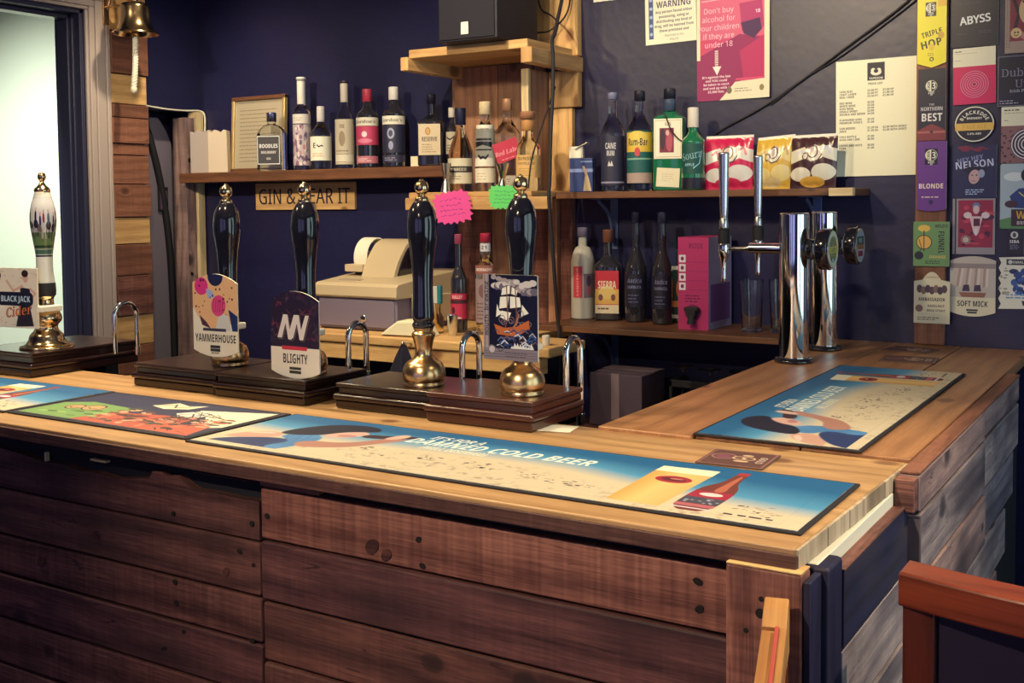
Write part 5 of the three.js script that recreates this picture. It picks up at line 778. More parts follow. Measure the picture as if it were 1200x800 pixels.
const crispArt = (bg, hill, acc, low) => lab(bg, (g, W, H) => {
  fill(g, css(232, 214, 172), 0, 0, W, 12);
  blob(g, css(...hill), [[0, 80], [80, 60], [110, 90], [180, 50], [256, 70], [256, 130], [190, 110], [150, 130], [70, 120], [0, 140]]);
  disc(g, css(...hill), 60, 190, 60, 34); disc(g, css(...hill), 190, 180, 66, 40);
  disc(g, css(206, 176, 140), 132, 92, 46, 40, -0.3); disc(g, css(230, 204, 160), 140, 108, 34, 24, -0.3); ring(g, css(80, 56, 50), 128, 84, 28, 7); disc(g, css(190, 160, 130), 128, 84, 18);
  ring(g, css(80, 56, 50), 86, 106, 16, 6); curve(g, css(70, 50, 46), 6, [[92, 120], [120, 134], [160, 126], [182, 96]]); curve(g, css(...acc), 12, [[190, 70], [214, 58], [224, 90]]); curve(g, css(...acc), 10, [[40, 92], [60, 78], [70, 96]]);
  disc(g, css(...low), 128, 226, 70, 26);
});
crisps('red and cream crisp packet, leftmost of the three', -1.091, -2.862, 0.130, 0.146, crispArt([204, 30, 66], [226, 206, 170], [210, 120, 110], [206, 36, 66]), 0.12, -0.04, 0.1);
crisps('yellow crisp packet in the middle of the three', -0.972, -2.862, 0.098, 0.140, crispArt([220, 166, 54], [232, 196, 110], [190, 150, 100], [222, 184, 110]), 0.10, -0.06, 0.6);
crisps('dark brown and cream crisp packet, rightmost of the three', -0.862, -2.862, 0.118, 0.140, crispArt([70, 36, 36], [226, 206, 160], [206, 196, 176], [222, 160, 56]), 0.05, -0.05, 0.2);
// lower right shelf
bottle('liqueur_bottle', 'frosted white bottle with an upright red label', { x: -1.540, z: -2.862, y: RSY, h: 0.268, R: 0.0345, nr: 0.0125, sh: [0.62, 0.80], round: true, m: M.frosted, caps: [{ y0: 0.9, y1: 1, m: capM([120, 104, 108]) }], labels: [{ y0: 0.24, y1: 0.58, a: 24, rot: -0.25, t: lab([196, 56, 60], (g, W, H) => { txt(g, 'LIQUEUR', 128, 128, 60, css(226, 150, 120), { rot: -90, sx: 0.9 }); }) }, { y0: 0.24, y1: 0.5, a: 26, rot: 0.75, t: lab([116, 92, 92], (g, W, H) => { disc(g, css(70, 50, 60), 120, 80, 60, 60); disc(g, css(150, 70, 70), 130, 180, 60, 50); }) }] }, gLow);
bottle('tequila_bottle', 'flask-shaped bottle with a red and yellow arched label', { x: -1.460, z: -2.868, y: RSY, h: 0.262, R: 0.0395, sz: 0.7, n: 4, nr: 0.0125, sh: [0.58, 0.74], m: M.smoke, turn: 0.34, caps: [{ y0: 0.86, y1: 1, m: capM([110, 62, 40]) }], labels: [{ y0: 0.08, y1: 0.55, w: 0.068, t: lab([196, 44, 52], (g, W, H) => { blob(g, css(222, 160, 70), [[0, 110], [W, 110], [W, 200], [0, 200]]); disc(g, css(226, 180, 90), 128, 130, 90, 40); txt(g, 'SIERRA', 128, 84, 62, css(240, 210, 150), { sx: 0.95 }); disc(g, css(120, 70, 60), 60, 160, 24, 20); disc(g, css(120, 70, 60), 196, 160, 24, 20); fill(g, css(226, 196, 140), 0, 204, W, 52); scribble(g, 30, 222, 190, 1, 10, css(120, 70, 50), 10); }) }] }, gLow);
const antica = (x, z, R0, label) => bottle('sambuca_bottle', label, { x, z, y: RSY, h: 0.312, R: R0, nr: 0.010, sh: [0.44, 0.72], bulge: 1.3, m: M.smoke, caps: [{ y0: 0.9, y1: 1, m: capM([34, 32, 46]) }], labels: [{ y0: 0.14, y1: 0.44, a: 70, t: lab([22, 20, 36], (g, W, H) => { txt(g, 'Antica', 128, 50, 48, css(120, 116, 130), { font: 'serif', style: 'italic' }); txt(g, 'SAMBUCA', 128, 100, 32, css(120, 116, 130)); scribble(g, 60, 160, 140, 3, 26, css(90, 88, 104), 8); }) }] }, gLow);
antica(-1.368, -2.862, 0.0325, 'black bottle with grey script, left one of the pair'); antica(-1.2755, -2.836, 0.029, 'black bottle with grey script, right one of the pair beside the pink box');
bottle('herb_liqueur_bottle', 'dark green bottle with a white-bordered label, half hidden by the pink box', { x: -1.248, z: -2.908, y: RSY, h: 0.205, R: 0.029, sz: 0.8, n: 4, nr: 0.0125, sh: [0.7, 0.8], m: M.darkGreen, turn: 0.3, caps: [{ y0: 0.86, y1: 1, m: capM([60, 70, 50]) }], labels: [{ y0: 0.06, y1: 0.78, w: 0.056, t: lab([216, 200, 160], (g, W, H) => { fill(g, css(30, 60, 46), 18, 18, W - 36, H - 36); disc(g, css(206, 110, 40), 128, 110, 60, 50); fill(g, css(206, 130, 60), 18, 170, W - 36, 30); }) }] }, gLow);
{
  const t = thing('drinks_box', 'magenta bag-in-box carton with a black tap and four white icons', 'drinks box', [-1.144, RSY + 0.0005, -2.826]);
  const ft = tex(256, 640, (g, W, H) => { fill(g, css(184, 44, 84), 0, 0, W, H); txt(g, 'ROSE', 150, 60, 50, css(120, 24, 70)); for (let k = 0; k < 4; k++) { fill(g, css(230, 206, 190), 8, 122 + k * 64, 56, 52); disc(g, css(120, 40, 70), 36, 148 + k * 64, 14); fill(g, css(140, 24, 76), 76, 170 + k * 64, 170, 3); } scribble(g, 60, 400, 130, 3, 20, css(90, 24, 60), 8); disc(g, css(120, 24, 66), 126, 520, 70, 56); });
  const sm = mat([150, 128, 132], { roughness: 0.5 }), fm = printMat(ft, 0.5), pk = mat([178, 44, 84], { roughness: 0.5 });
  const g = new THREE.BoxGeometry(0.086, 0.246, 0.168).translate(0, 0.123, 0);
  part(t, 'carton', g, [sm, pk, pk, pk, fm, pk]);
  part(t, 'tap', [cyl(0.013, 0.015, 0.022, 20).rotateX(PI / 2).translate(0, 0.046, 0.094), boxAt(-0.02, 0.02, 0.05, 0.062, 0.086, 0.104, 0.004), cyl(0.008, 0.011, 0.026, 16).translate(0, 0.03, 0.098)], M.blackMatt);
  part(t, 'side_print', boxAt(0.0432, 0.0438, 0.02, 0.12, -0.07, 0.07, 0.0002), mat([110, 60, 100], { roughness: 0.6 }));
}
function pint(label, x, z) { const o = thing('pint_glass', label, 'glass', [x, RSY + 0.0005, z], 'pint glasses on the lower shelf'); part(o, 'glass_body', lathe([[0, 0], [0.024, 0], [0.0255, 0.004], [0.031, 0.125], [0.031, 0.137], [0.0295, 0.137], [0.0285, 0.12], [0.0235, 0.009], [0, 0.008]], 24), M.glass); return o; }
pint('empty pint glass on the lower shelf, left of two', -0.995, -2.775); pint('empty pint glass on the lower shelf, right of two behind the chrome column', -0.925, -2.80);
// below the lower shelf
{
  const t = thing('under_counter', 'dark low cabinet under the lower shelf', 'cabinet', [0, 0, 0]);
  part(t, 'cabinet_body', boxAt(-1.475, -0.86, 0, 0.84, -2.93, -2.52, 0.004), mat([32, 26, 44], { roughness: 0.7 })); part(t, 'cabinet_top', board(-1.478, -0.855, 0.84, 0.862, -2.932, -2.50, 0, 0.003), M.brownB);
  const c = thing('carton', 'dim brown cardboard carton under the lower shelf', 'carton', [-1.345, 0.8625, -2.74]);
  part(c, 'carton_body', boxAt(-0.08, 0.08, 0, 0.145, -0.09, 0.06, 0.003), mat([84, 64, 66], { roughness: 0.85 })); part(c, 'flap', boxAt(-0.08, 0.08, 0.144, 0.147, -0.09, -0.02, 0.001), mat([126, 98, 92], { roughness: 0.85 })); part(c, 'tape', boxAt(-0.012, 0.012, 0.02, 0.146, 0.0595, 0.0605, 0.0003), mat([140, 112, 100], { roughness: 0.5 }));
  const wine = (x, z, label) => { const w = thing('wine_glass', label, 'glass', [x, 0.8625, z], 'upturned wine glasses under the shelf'); part(w, 'glass_body', lathe(smooth([[0.030, 0.0], [0.036, 0.03], [0.036, 0.06], [0.022, 0.09], [0.004, 0.10], [0.0035, 0.165], [0.030, 0.172], [0.030, 0.175], [0.0001, 0.176]], 3), 28), M.glass); };
  wine(-1.165, -2.72, 'upturned wine glass under the lower shelf, nearest to the carton'); wine(-1.08, -2.70, 'upturned wine glass under the lower shelf, middle one'); wine(-1.0, -2.71, 'upturned wine glass under the lower shelf, closest to the chrome font');
  const w2 = thing('bottle_crate', 'black plastic bottle crate beside the dim carton', 'crate', [-1.215, 0.8625, -2.86]);
  part(w2, 'crate_body', [boxAt(-0.03, 0.22, 0, 0.03, -0.05, 0.05), boxAt(-0.03, -0.02, 0, 0.12, -0.05, 0.05), boxAt(0.21, 0.22, 0, 0.12, -0.05, 0.05), boxAt(-0.03, 0.22, 0.05, 0.07, 0.04, 0.05), boxAt(-0.03, 0.22, 0.10, 0.12, 0.04, 0.05)], M.blackMatt);
  const p = part(scene, 'paper_slip', rbox(0.07, 0.0015, 0.05, 0.0005), M.paper); p.position.set(-0.905, TOP + 0.0008, -1.578); p.rotation.y = 0.2; tag(p, 'crumpled white paper slip at the inner corner of the bar', 'paper');
}
// picture frame and white napkins on the left shelf
{
  const t = thing('picture_frame', 'frame with brown rails and golden sides, a printed sheet, leaning on the left shelf', 'picture frame', [-2.887, LSY + 0.001, -2.912], null, 0.0);
  const q = new THREE.Group(); const w = 0.262, h = 0.272, b = 0.014;
  const lean = (g) => g.rotateX(-0.055);
  part(t, 'frame_side', lean(boxAt(-w / 2, -w / 2 + b, 0, h, -0.008, 0.010, 0.003)), mat([206, 168, 100], { roughness: 0.3, metalness: 0.5 })); part(t, 'frame_side', lean(boxAt(w / 2 - b, w / 2, 0, h, -0.008, 0.010, 0.003)), mat([206, 168, 100], { roughness: 0.3, metalness: 0.5 }));  // sides golden, rails brown
  part(t, 'frame_rail', lean(boxAt(-w / 2, w / 2, h - b, h + 0.001, -0.008, 0.011, 0.003)), M.shelf, 'brown top rail'); part(t, 'frame_rail', lean(boxAt(-w / 2, w / 2, -0.0, b, -0.008, 0.011, 0.003)), M.shelf);
  const st = tex(256, 256, (g, W, H) => { fill(g, css(176, 154, 112), 0, 0, W, H); scribble(g, 30, 40, 200, 14, 14, css(130, 110, 78), 3); });
  const sg = lean(new THREE.BoxGeometry(w - b, h - b, 0.003).translate(0, h / 2, 0)); part(t, 'sheet', sg, printMat(st, 0.25, { clearcoat: 0.5, clearcoatRoughness: 0.1 }));
  const n = (x, label, w2, h2, ry, c) => { const s = new THREE.Shape(); s.moveTo(-w2 / 2, 0); s.lineTo(w2 / 2, 0); s.lineTo(w2 / 2, h2 * 0.97); for (let k = 0; k <= 6; k++) s.lineTo(w2 / 2 - w2 * k / 6, h2 * (0.96 + 0.04 * Math.sin(k * 2.1))); s.closePath(); const o = part(scene, 'paper_bag', new THREE.ExtrudeGeometry(s, { depth: 0.035, bevelEnabled: true, bevelSize: 0.003, bevelThickness: 0.004, bevelSegments: 2 }), mat(c, { roughness: 0.9 })); o.position.set(x, LSY + 0.0035, -2.89); o.rotation.y = ry; tag(o, label, 'paper bag', 'cream paper bags on the left shelf'); };
  n(-3.125, 'greyish paper bag at the left end of the shelf', 0.085, 0.152, 0.3, [176, 152, 124]); n(-3.05, 'lighter cream paper bag next to the frame', 0.068, 0.150, 0.5, [208, 178, 134]);
}
{
  const t = thing('wooden_sign', 'wooden sign lettered with a pun in black capitals', 'sign', [-2.686, 1.504, BZ]);
  part(t, 'sign_board', board(-0.232, 0.232, -0.048, 0.048, 0.0, 0.014, 0, 0.003), M.pine);
  const { FontLoader } = await import('three/addons/loaders/FontLoader.js'); const { TextGeometry } = await import('three/addons/geometries/TextGeometry.js');
  const f = await new FontLoader().loadAsync('fonts/droid/droid_sans_regular.typeface.json');
  const g = new TextGeometry('GIN & BEAR IT', { font: f, size: 0.048, depth: 0.0012, curveSegments: 6 }); g.computeBoundingBox(); const bb = g.boundingBox, k = 0.425 / (bb.max.x - bb.min.x); g.translate(-bb.min.x, -(bb.max.y + bb.min.y) / 2, 0); g.scale(k, 1.12, 1); g.translate(-0.2125, 0, 0.0141);
  part(t, 'lettering', g, mat([44, 32, 40], { roughness: 0.7 }));
}

// ------------------------------------------------------------------ papers, posters and badges on the back wall
function sheet(w, h, t, bend, o = {}) {
  const g = new THREE.PlaneGeometry(w, h, 16, 20), p = g.attributes.position; for (let i = 0; i < p.count; i++) p.setZ(i, bend(p.getX(i) / w + 0.5, p.getY(i) / h + 0.5)); g.computeVertexNormals();
  return [g, printMat(t, 0.5, { side: THREE.DoubleSide, ...o })];
}
function paperOn(name, label, cat, x, y, w, h, t, bend, turn = 0) { const o = part(scene, name, ...sheet(w, h, t, bend)); o.position.set(x, y, BZ + 0.0025); o.rotation.z = turn; return tag(o, label, cat); }
paperOn('price_list', 'cream price list sheet on the navy wall left of the badges', 'price list', -0.720, 1.685, 0.207, 0.300, tex(512, 740, (g, W, H) => {
  fill(g, css(242, 222, 164), 0, 0, W, H);
  fill(g, css(26, 26, 40), 200, 22, 108, 112); disc(g, css(230, 214, 164), 254, 84, 34, 20); disc(g, css(230, 214, 164), 236, 70, 14); disc(g, css(230, 214, 164), 272, 72, 14); disc(g, css(26, 26, 40), 254, 76, 14, 12); txt(g, 'TAPROOM', 254, 120, 20, css(230, 214, 164), { sx: 0.9 });
  txt(g, 'PRICE LIST', 250, 154, 18, DK); const row = (y, a, b, c) => { txt(g, a, 22, y, 17, DK, { align: 'left' }); txt(g, b, 200, y, 17, DK, { align: 'left' }); if (c) txt(g, c, 296, y, 17, DK, { align: 'left' }); };
  [[196, 'CASK ALES', '£3.00 PT', '£1.50 HF'], [214, 'CRAFT LAGER', '£3.80 PT', '£1.90 HF'], [232, 'REAL CIDER', '£3.50 PT', '£1.80 HF'], [270, 'RED WINE', '£3.50'], [288, 'WHITE WINE', '£3.50'], [306, 'ROSE WINE', '£3.50'], [324, 'SINGLE SPIRIT', '£2.80'], [342, 'DOUBLE AND MIXER', '£4.50'], [378, 'FLAVOURED GINS', '£3.20'], [396, 'PREMIUM TONICS', '£1.60'], [432, 'CAN MIXERS', '£1.20 EA', '£2.00 WITH SPIRIT'], [450, 'JUICE', '£1.20 EA', '£2.00 WITH SPIRIT'], [486, 'COLA BOTTLE', '£1.80'], [504, 'SODA AND LIME', '£0.80'], [542, 'CRISPS AND NUTS', '£0.80'], [560, 'PORK', '£1.00']].forEach((a) => row(...a));
}), (u, v) => 0.006 * Math.max(0, 0.16 - u) * Math.max(0, 0.35 - v) * 60 + 0.001 * (1 - v) , 0.008);
paperOn('warning_notice', 'cream WARNING notice with a blue side strip, left of the pink poster', 'notice', -1.294, 2.034, 0.156, 0.222, tex(400, 570, (g, W, H) => {
  fill(g, css(238, 220, 166), 0, 0, W, H); fill(g, css(70, 84, 116), 28, 20, 36, H - 60); for (let k = 0; k < 8; k++) disc(g, css(170, 176, 180), 46, 60 + k * 62, 12);
  txt(g, 'POLICE', 226, 160, 50, css(70, 70, 96)); txt(g, 'WARNING', 226, 286, 62, css(66, 60, 84), { sx: 0.9 });
  ['Any person found either', 'possessing, using or', 'distributing any kind of', 'drug, will be banned from', 'these premises and'].forEach((s, i) => txt(g, s, 226, 340 + i * 34, 26, css(70, 62, 78), { sx: 0.95 })); ['Reported to the', 'POLICE'].forEach((s, i) => txt(g, s, 226, 512 + i * 30, 21, css(120, 108, 100), { weight: 'normal' }));
}), (u, v) => 0.0015, 0.02);
paperOn('pink_poster', 'pink poster about buying alcohol for children, its lower right corner curling', 'poster', -1.108, 1.940, 0.212, 0.374, tex(560, 990, (g, W, H) => {
  fill(g, css(234, 214, 158), 0, 0, W, H); fill(g, css(206, 66, 92), 26, 24, W - 66, H - 150); fill(g, css(214, 90, 104), 26, 24, W - 66, 520);
  blob(g, css(150, 34, 76), [[0, 690], [26, 660], [330, 520], [520, 560], [520, 700], [330, 860], [180, 990], [0, 990]]); blob(g, css(186, 44, 82), [[330, 640], [520, 540], [520, 846], [360, 850]]);
  blob(g, css(234, 214, 158), [[176, 990], [296, 862], [W, 850], [W, 990]]); fill(g, css(214, 70, 96), 300, 838, 222, 14);
  blob(g, css(178, 50, 90), [[330, 300], [500, 290], [520, 480], [440, 560], [350, 500]]); blob(g, css(74, 34, 70), [[340, 440], [486, 416], [500, 500], [440, 560], [362, 520]]);
  fill(g, css(234, 214, 158), 0, 330, 26, 360);
  txt(g, 'ALCOHOL AND', 150, 130, 50, css(240, 190, 170)); txt(g, 'CHILDREN', 150, 190, 50, css(240, 190, 170)); curve(g, css(240, 190, 170), 5, [[40, 262], [500, 244]]);
  ["Don't buy", 'alcohol for', 'your children', 'if they are', 'under 18'].forEach((s, i) => txt(g, s, 170, 334 + i * 62, 54, css(240, 180, 166), { weight: 'normal' }));
  for (let k = 0; k < 9; k++) fill(g, css(236, 210, 170), 140, 626 + k * 14, 26, 8); blob(g, css(240, 220, 180), [[122, 742], [190, 742], [156, 806]]);
  ["It's against the law", 'and YOU could', 'be taken to court', 'and end up with a', '£5,000 fine.'].forEach((s, i) => txt(g, s, 150, 818 + i * 27, 24, css(244, 210, 190)));
  txt(g, '18', 470, 368, 36, css(244, 200, 180)); disc(g, css(120, 100, 70), 250, 922, 20, 24); disc(g, css(150, 120, 70), 500, 916, 18, 22); scribble(g, 290, 910, 160, 2, 18, css(150, 120, 90), 6);
}), (u, v) => 0.020 * Math.pow(Math.max(0, u - 0.45), 2) * (1.4 - v) + 0.02 * Math.pow(Math.max(0, 0.25 - v), 2) * u, 0.006);
paperOn('white_notice', 'strip of cream paper at the top edge by the pine boards', 'notice', -1.463, 2.112, 0.152, 0.100, tex(256, 160, (g, W, H) => { fill(g, css(238, 220, 170), 0, 0, W, H); txt(g, 'NOTICE', 128, 60, 44, css(70, 66, 80)); scribble(g, 30, 100, 200, 2, 20, css(90, 80, 80), 5); }), () => 0.0012, 0.01);
{ const o = part(scene, 'pine_strip', board(-0.0365, 0.0365, 0, 1.44, 0, 0.018, 1, 0.002), M.redPine); o.position.set(-0.582, 1.1065, BZ); tag(o, 'upright brown plank fixed to the wall behind the left column of badges', 'plank'); }

function badge(label, x, y, w, h, shape, draw, W0, H0, back = 0, rot = 0, edge) {
  const [g, ms] = plaque(shape, 0.004, printMat(tex(W0, H0, draw), 0.4, { clearcoat: 0.2 }), edge ?? M.cream);
  const o = part(scene, 'wall_badge', g, ms); o.position.set(x, y, BZ + 0.001 + back); o.rotation.z = rot; return tag(o, label, 'badge', 'pump badges mounted on the wall');
}
const three = (g, x, y, s) => { g.fillStyle = css(24, 24, 36); g.fillRect(x - s, y - s * 1.1, s * 2, s * 2.7); g.save(); g.beginPath(); g.arc(x, y, s * 0.92, 0, 7); g.clip(); fill(g, css(228, 210, 158), x - s, y - s, s, 2 * s); txt(g, '3', x + s * 0.42, y, s * 1.5, css(236, 222, 180), { sx: 0.8 }); txt(g, 'CASK', x - s * 0.45, y, s * 0.6, css(40, 36, 44), { rot: -90 }); g.restore(); ring(g, css(228, 210, 158), x, y, s * 0.92, s * 0.08); txt(g, 'EXIT', x, y + s * 1.2, s * 0.5, css(236, 222, 180)); txt(g, '33', x, y + s * 1.52, s * 0.36, css(236, 222, 180)); };
const point = (w, h, d) => pts([[-w / 2, -h / 2 + d], [0, -h / 2], [w / 2, -h / 2 + d], [w / 2, h / 2], [-w / 2, h / 2]]);
const bow = (w, h, t, b) => { const s = new THREE.Shape(); s.moveTo(-w / 2, -h / 2 + b); s.quadraticCurveTo(0, -h / 2 - b, w / 2, -h / 2 + b); s.lineTo(w / 2, h / 2 - t); s.quadraticCurveTo(0, h / 2 + t, -w / 2, h / 2 - t); s.closePath(); return s; };
const PB = 0.018;
badge('yellow badge with black hop lettering, top of the left badge column', -0.5815, 1.907, 0.069, 0.214, point(0.069, 0.214, 0.012), (g, W, H) => { fill(g, css(236, 208, 40), 0, 0, W, H); fill(g, css(226, 170, 50), W * .7, 0, W * .3, H * .3); three(g, W * .46, H * .31, 44); txt(g, 'TRIPLE', W * .5, H * .60, 64, css(50, 42, 40), { rot: -14, sx: 0.85 }); txt(g, 'HOP', W * .48, H * .72, 92, css(50, 42, 40), { rot: -12, sx: 0.95 }); disc(g, css(206, 150, 50), W * .82, H * .63, 26, 30); disc(g, css(226, 180, 60), W * .5, H * .76, 24, 30); scribble(g, W * .36, H * .83, W * .3, 2, 16, css(150, 110, 40), 6); ring(g, css(60, 50, 40), W * .5, H * .90, 14, 8); }, 240, 740, PB);
badge('black badge with a split number disc above a red band', -0.580, 1.709, 0.066, 0.178, rectShape(0.066, 0.178), (g, W, H) => { fill(g, css(26, 26, 40), 0, 0, W, H); three(g, W * .48, H * .24, 52); txt(g, 'THE', W * .5, H * .50, 26, css(180, 160, 140)); txt(g, 'NORTHERN', W * .5, H * .56, 46, css(206, 186, 160), { sx: 0.78 }); txt(g, 'BEST', W * .5, H * .68, 96, css(236, 216, 186), { sx: 0.85 }); blob(g, css(130, 50, 50), [[0, H * .86], [W * .3, H * .80], [W * .5, H * .77], [W * .7, H * .80], [W, H * .86], [W, H], [0, H]]); fill(g, css(170, 90, 76), 0, H * .87, W, H * .03); disc(g, css(70, 40, 40), W * .5, H * .88, 14); }, 240, 640, PB);
badge('purple badge with cream lettering in the left column', -0.5785, 1.5305, 0.070, 0.175, bow(0.070, 0.175, 0, 0.006), (g, W, H) => { fill(g, css(104, 50, 110), 0, 0, W, H); three(g, W * .48, H * .20, 54); txt(g, 'BLONDE', W * .48, H * .64, 60, css(240, 206, 160), { sx: 0.9 }); scribble(g, W * .16, H * .79, W * .66, 1, 10, css(226, 196, 160), 9); disc(g, css(50, 36, 70), W * .48, H * .87, 18, 22); }, 250, 640, PB);
badge('green badge with a yellow cartoon face in the left column', -0.578, 1.361, 0.086, 0.118, rectShape(0.086, 0.112, 0.002), (g, W, H) => { fill(g, css(110, 140, 76), 0, 0, W, H); disc(g, css(224, 176, 70), W * .3, H * .15, 66, 40); disc(g, css(222, 166, 70), W * .3, H * .46, 84, 80); ring(g, css(60, 40, 34), W * .3, H * .46, 80, 9); curve(g, css(60, 40, 34), 9, [[W * .3, H * .2], [W * .3, H * .66]]); curve(g, css(60, 40, 34), 7, [[W * .16, H * .4], [W * .24, H * .6], [W * .18, H * .66]]); txt(g, "WILD'S", W * .78, H * .10, 50, DK, { sx: 0.8 }); txt(g, 'FUNNEL', W * .78, H * .46, 84, DK, { rot: 90, sx: 0.8 }); disc(g, css(34, 34, 40), W * .16, H * .76, 48); txt(g, 'ORANGE', W * .68, H * .79, 44, css(214, 180, 80)); scribble(g, W * .34, H * .88, W * .55, 2, 22, css(44, 56, 40), 9); }, 380, 520, PB);
badge('cream badge with a rounded top, lowest of the left column', -0.575, 1.225, 0.086, 0.132, (() => { const s = new THREE.Shape(); s.moveTo(-0.043, -0.064); s.lineTo(0.043, -0.064); s.lineTo(0.043, 0.042); s.lineTo(0.022, 0.046); s.quadraticCurveTo(0, 0.086, -0.022, 0.046); s.lineTo(-0.043, 0.042); s.closePath(); return s; })(), (g, W, H) => { fill(g, css(224, 200, 146), 0, 0, W, H); txt(g, 'Craddock', W * .5, H * .10, 36, css(170, 130, 80), { font: 'serif', style: 'italic' }); for (let k = 0; k < 7; k++) disc(g, [css(90, 62, 56), css(130, 96, 76), css(70, 54, 56)][k % 3], W * (.16 + k * .115), H * (.33 + .03 * (k % 2)), 30, 44); txt(g, 'AMBASSADOR', W * .5, H * .535, 52, DK, { sx: 0.82 }); disc(g, css(130, 96, 76), W * .15, H * .71, 40); txt(g, 'HAZELNUT', W * .62, H * .66, 36, DK); txt(g, 'MILK STOUT', W * .62, H * .745, 34, DK); scribble(g, W * .1, H * .88, W * .8, 2, 22, css(90, 74, 62), 9); }, 380, 570, PB + 0.002);
badge('black badge lettered ABYSS in white at the top of the middle column', -0.486, 1.929, 0.110, 0.163, rectShape(0.110, 0.163), (g, W, H) => { fill(g, css(24, 24, 38), 0, 0, W, H); scribble(g, 60, 60, 180, 4, 44, css(44, 44, 62), 12); txt(g, 'ABYSS', W * .52, H * .60, 88, css(226, 214, 190), { rot: -5, weight: 'normal', stroke: css(226, 214, 190), lw: 5 }); scribble(g, W * .15, H * .80, W * .3, 1, 8, css(60, 58, 70), 7); scribble(g, W * .6, H * .77, W * .28, 2, 16, css(60, 58, 70), 7); }, 380, 560);
badge('cream and crimson badge with thin concentric circles', -0.4845, 1.7755, 0.098, 0.138, rectShape(0.098, 0.138, 0.001), (g, W, H) => { fill(g, css(232, 212, 160), 0, 0, W, H); fill(g, css(206, 30, 74), 0, H * .33, W, H * .67); for (let k = 1; k < 7; k++) ring(g, css(206, 120, 130), W * .5, H * .65, k * 20, 7); disc(g, css(150, 40, 70), W * .5, H * .65, 14); scribble(g, 20, 26, 70, 1, 8, DK, 8); scribble(g, 20, 48, 240, 1, 8, css(190, 170, 130), 5); scribble(g, 20, 110, 60, 1, 8, css(170, 150, 120), 6); }, 370, 520, 0, 0.015);
badge('round black badge with a gold band and white rim', -0.483, 1.657, 0.094, 0.090, new THREE.Shape().absellipse(0, 0, 0.047, 0.045, 0, 2 * PI, false), (g, W, H) => { fill(g, css(26, 26, 36), 0, 0, W, H); ring(g, css(232, 214, 170), W / 2, H / 2, 186, 12); fill(g, css(222, 170, 70), 12, H * .47, W - 24, H * .2); txt(g, 'PALE ALE', W / 2, H * .57, 56, css(206, 150, 60)); [...'BLACKEDGE'].forEach((c, i) => { const a = (i - 4) * 0.27; txt(g, c, W / 2 + Math.sin(a) * 140, H / 2 - Math.cos(a) * 140 + 10, 52, css(232, 214, 170), { rot: a * 57.3 }); }); txt(g, 'BREWERY', W / 2, H * .34, 34, css(232, 214, 170)); txt(g, '3.8% ABV', W / 2, H * .76, 32, css(232, 214, 170)); }, 400, 400, 0, 0, M.blackMatt);
badge('navy badge with a pale portrait under white lettering', -0.4815, 1.5405, 0.102, 0.130, rectShape(0.102, 0.130, 0.002), (g, W, H) => { fill(g, css(34, 36, 62), 0, 0, W, H); for (let k = 0; k < 14; k++) disc(g, css(120, 34, 48), rr(W * .1, W * .9), H * rr(.03, .10), rr(14, 40), rr(8, 16)); txt(g, 'HEY HEY', W * .4, H * .26, 60, css(130, 130, 150), { rot: -10 }); txt(g, 'NELSON', W * .5, H * .36, 96, css(190, 184, 180), { rot: -5, sx: 0.95 }); disc(g, css(24, 22, 40), W * .52, H * .47, 110, 34); disc(g, css(196, 150, 130), W * .5, H * .60, 50, 70, .2); disc(g, css(150, 150, 150), W * .66, H * .54, 30, 40); disc(g, css(90, 60, 60), W * .45, H * .57, 8); disc(g, css(90, 60, 60), W * .55, H * .57, 8); curve(g, css(120, 70, 70), 6, [[W * .44, H * .68], [W * .52, H * .68]]); scribble(g, W * .3, H * .84, W * .45, 3, 20, css(170, 180, 190), 9); }, 400, 510);
badge('red badge with a pale boxer-like figure in the middle column', -0.482, 1.405, 0.098, 0.138, rectShape(0.098, 0.138, 0.001), (g, W, H) => { fill(g, css(150, 134, 120), 0, 0, W, H); fill(g, css(60, 50, 54), 20, 0, 14, H); fill(g, css(150, 34, 54), 50, 16, W - 66, H - 80); for (let k = 0; k < 30; k++) disc(g, [css(190, 60, 70), css(110, 24, 44), css(70, 24, 50)][k % 3], rr(70, W - 30), rr(30, H - 90), rr(10, 40), rr(8, 26)); disc(g, css(100, 116, 130), W * .56, H * .14, 34, 36); disc(g, css(214, 170, 150), W * .56, H * .20, 28, 40); blob(g, css(214, 176, 156), [[W * .40, H * .32], [W * .72, H * .32], [W * .62, H * .62], [W * .50, H * .62]]); disc(g, css(220, 186, 164), W * .36, H * .30, 36, 30); disc(g, css(220, 186, 164), W * .78, H * .30, 36, 30); fill(g, css(90, 30, 44), W * .5, H * .36, 56, 70); disc(g, css(200, 166, 140), W * .32, H * .74, 40); ring(g, css(90, 50, 44), W * .32, H * .74, 32, 8); disc(g, css(226, 190, 170), W * .56, H * .6, 18, 34); }, 370, 520);
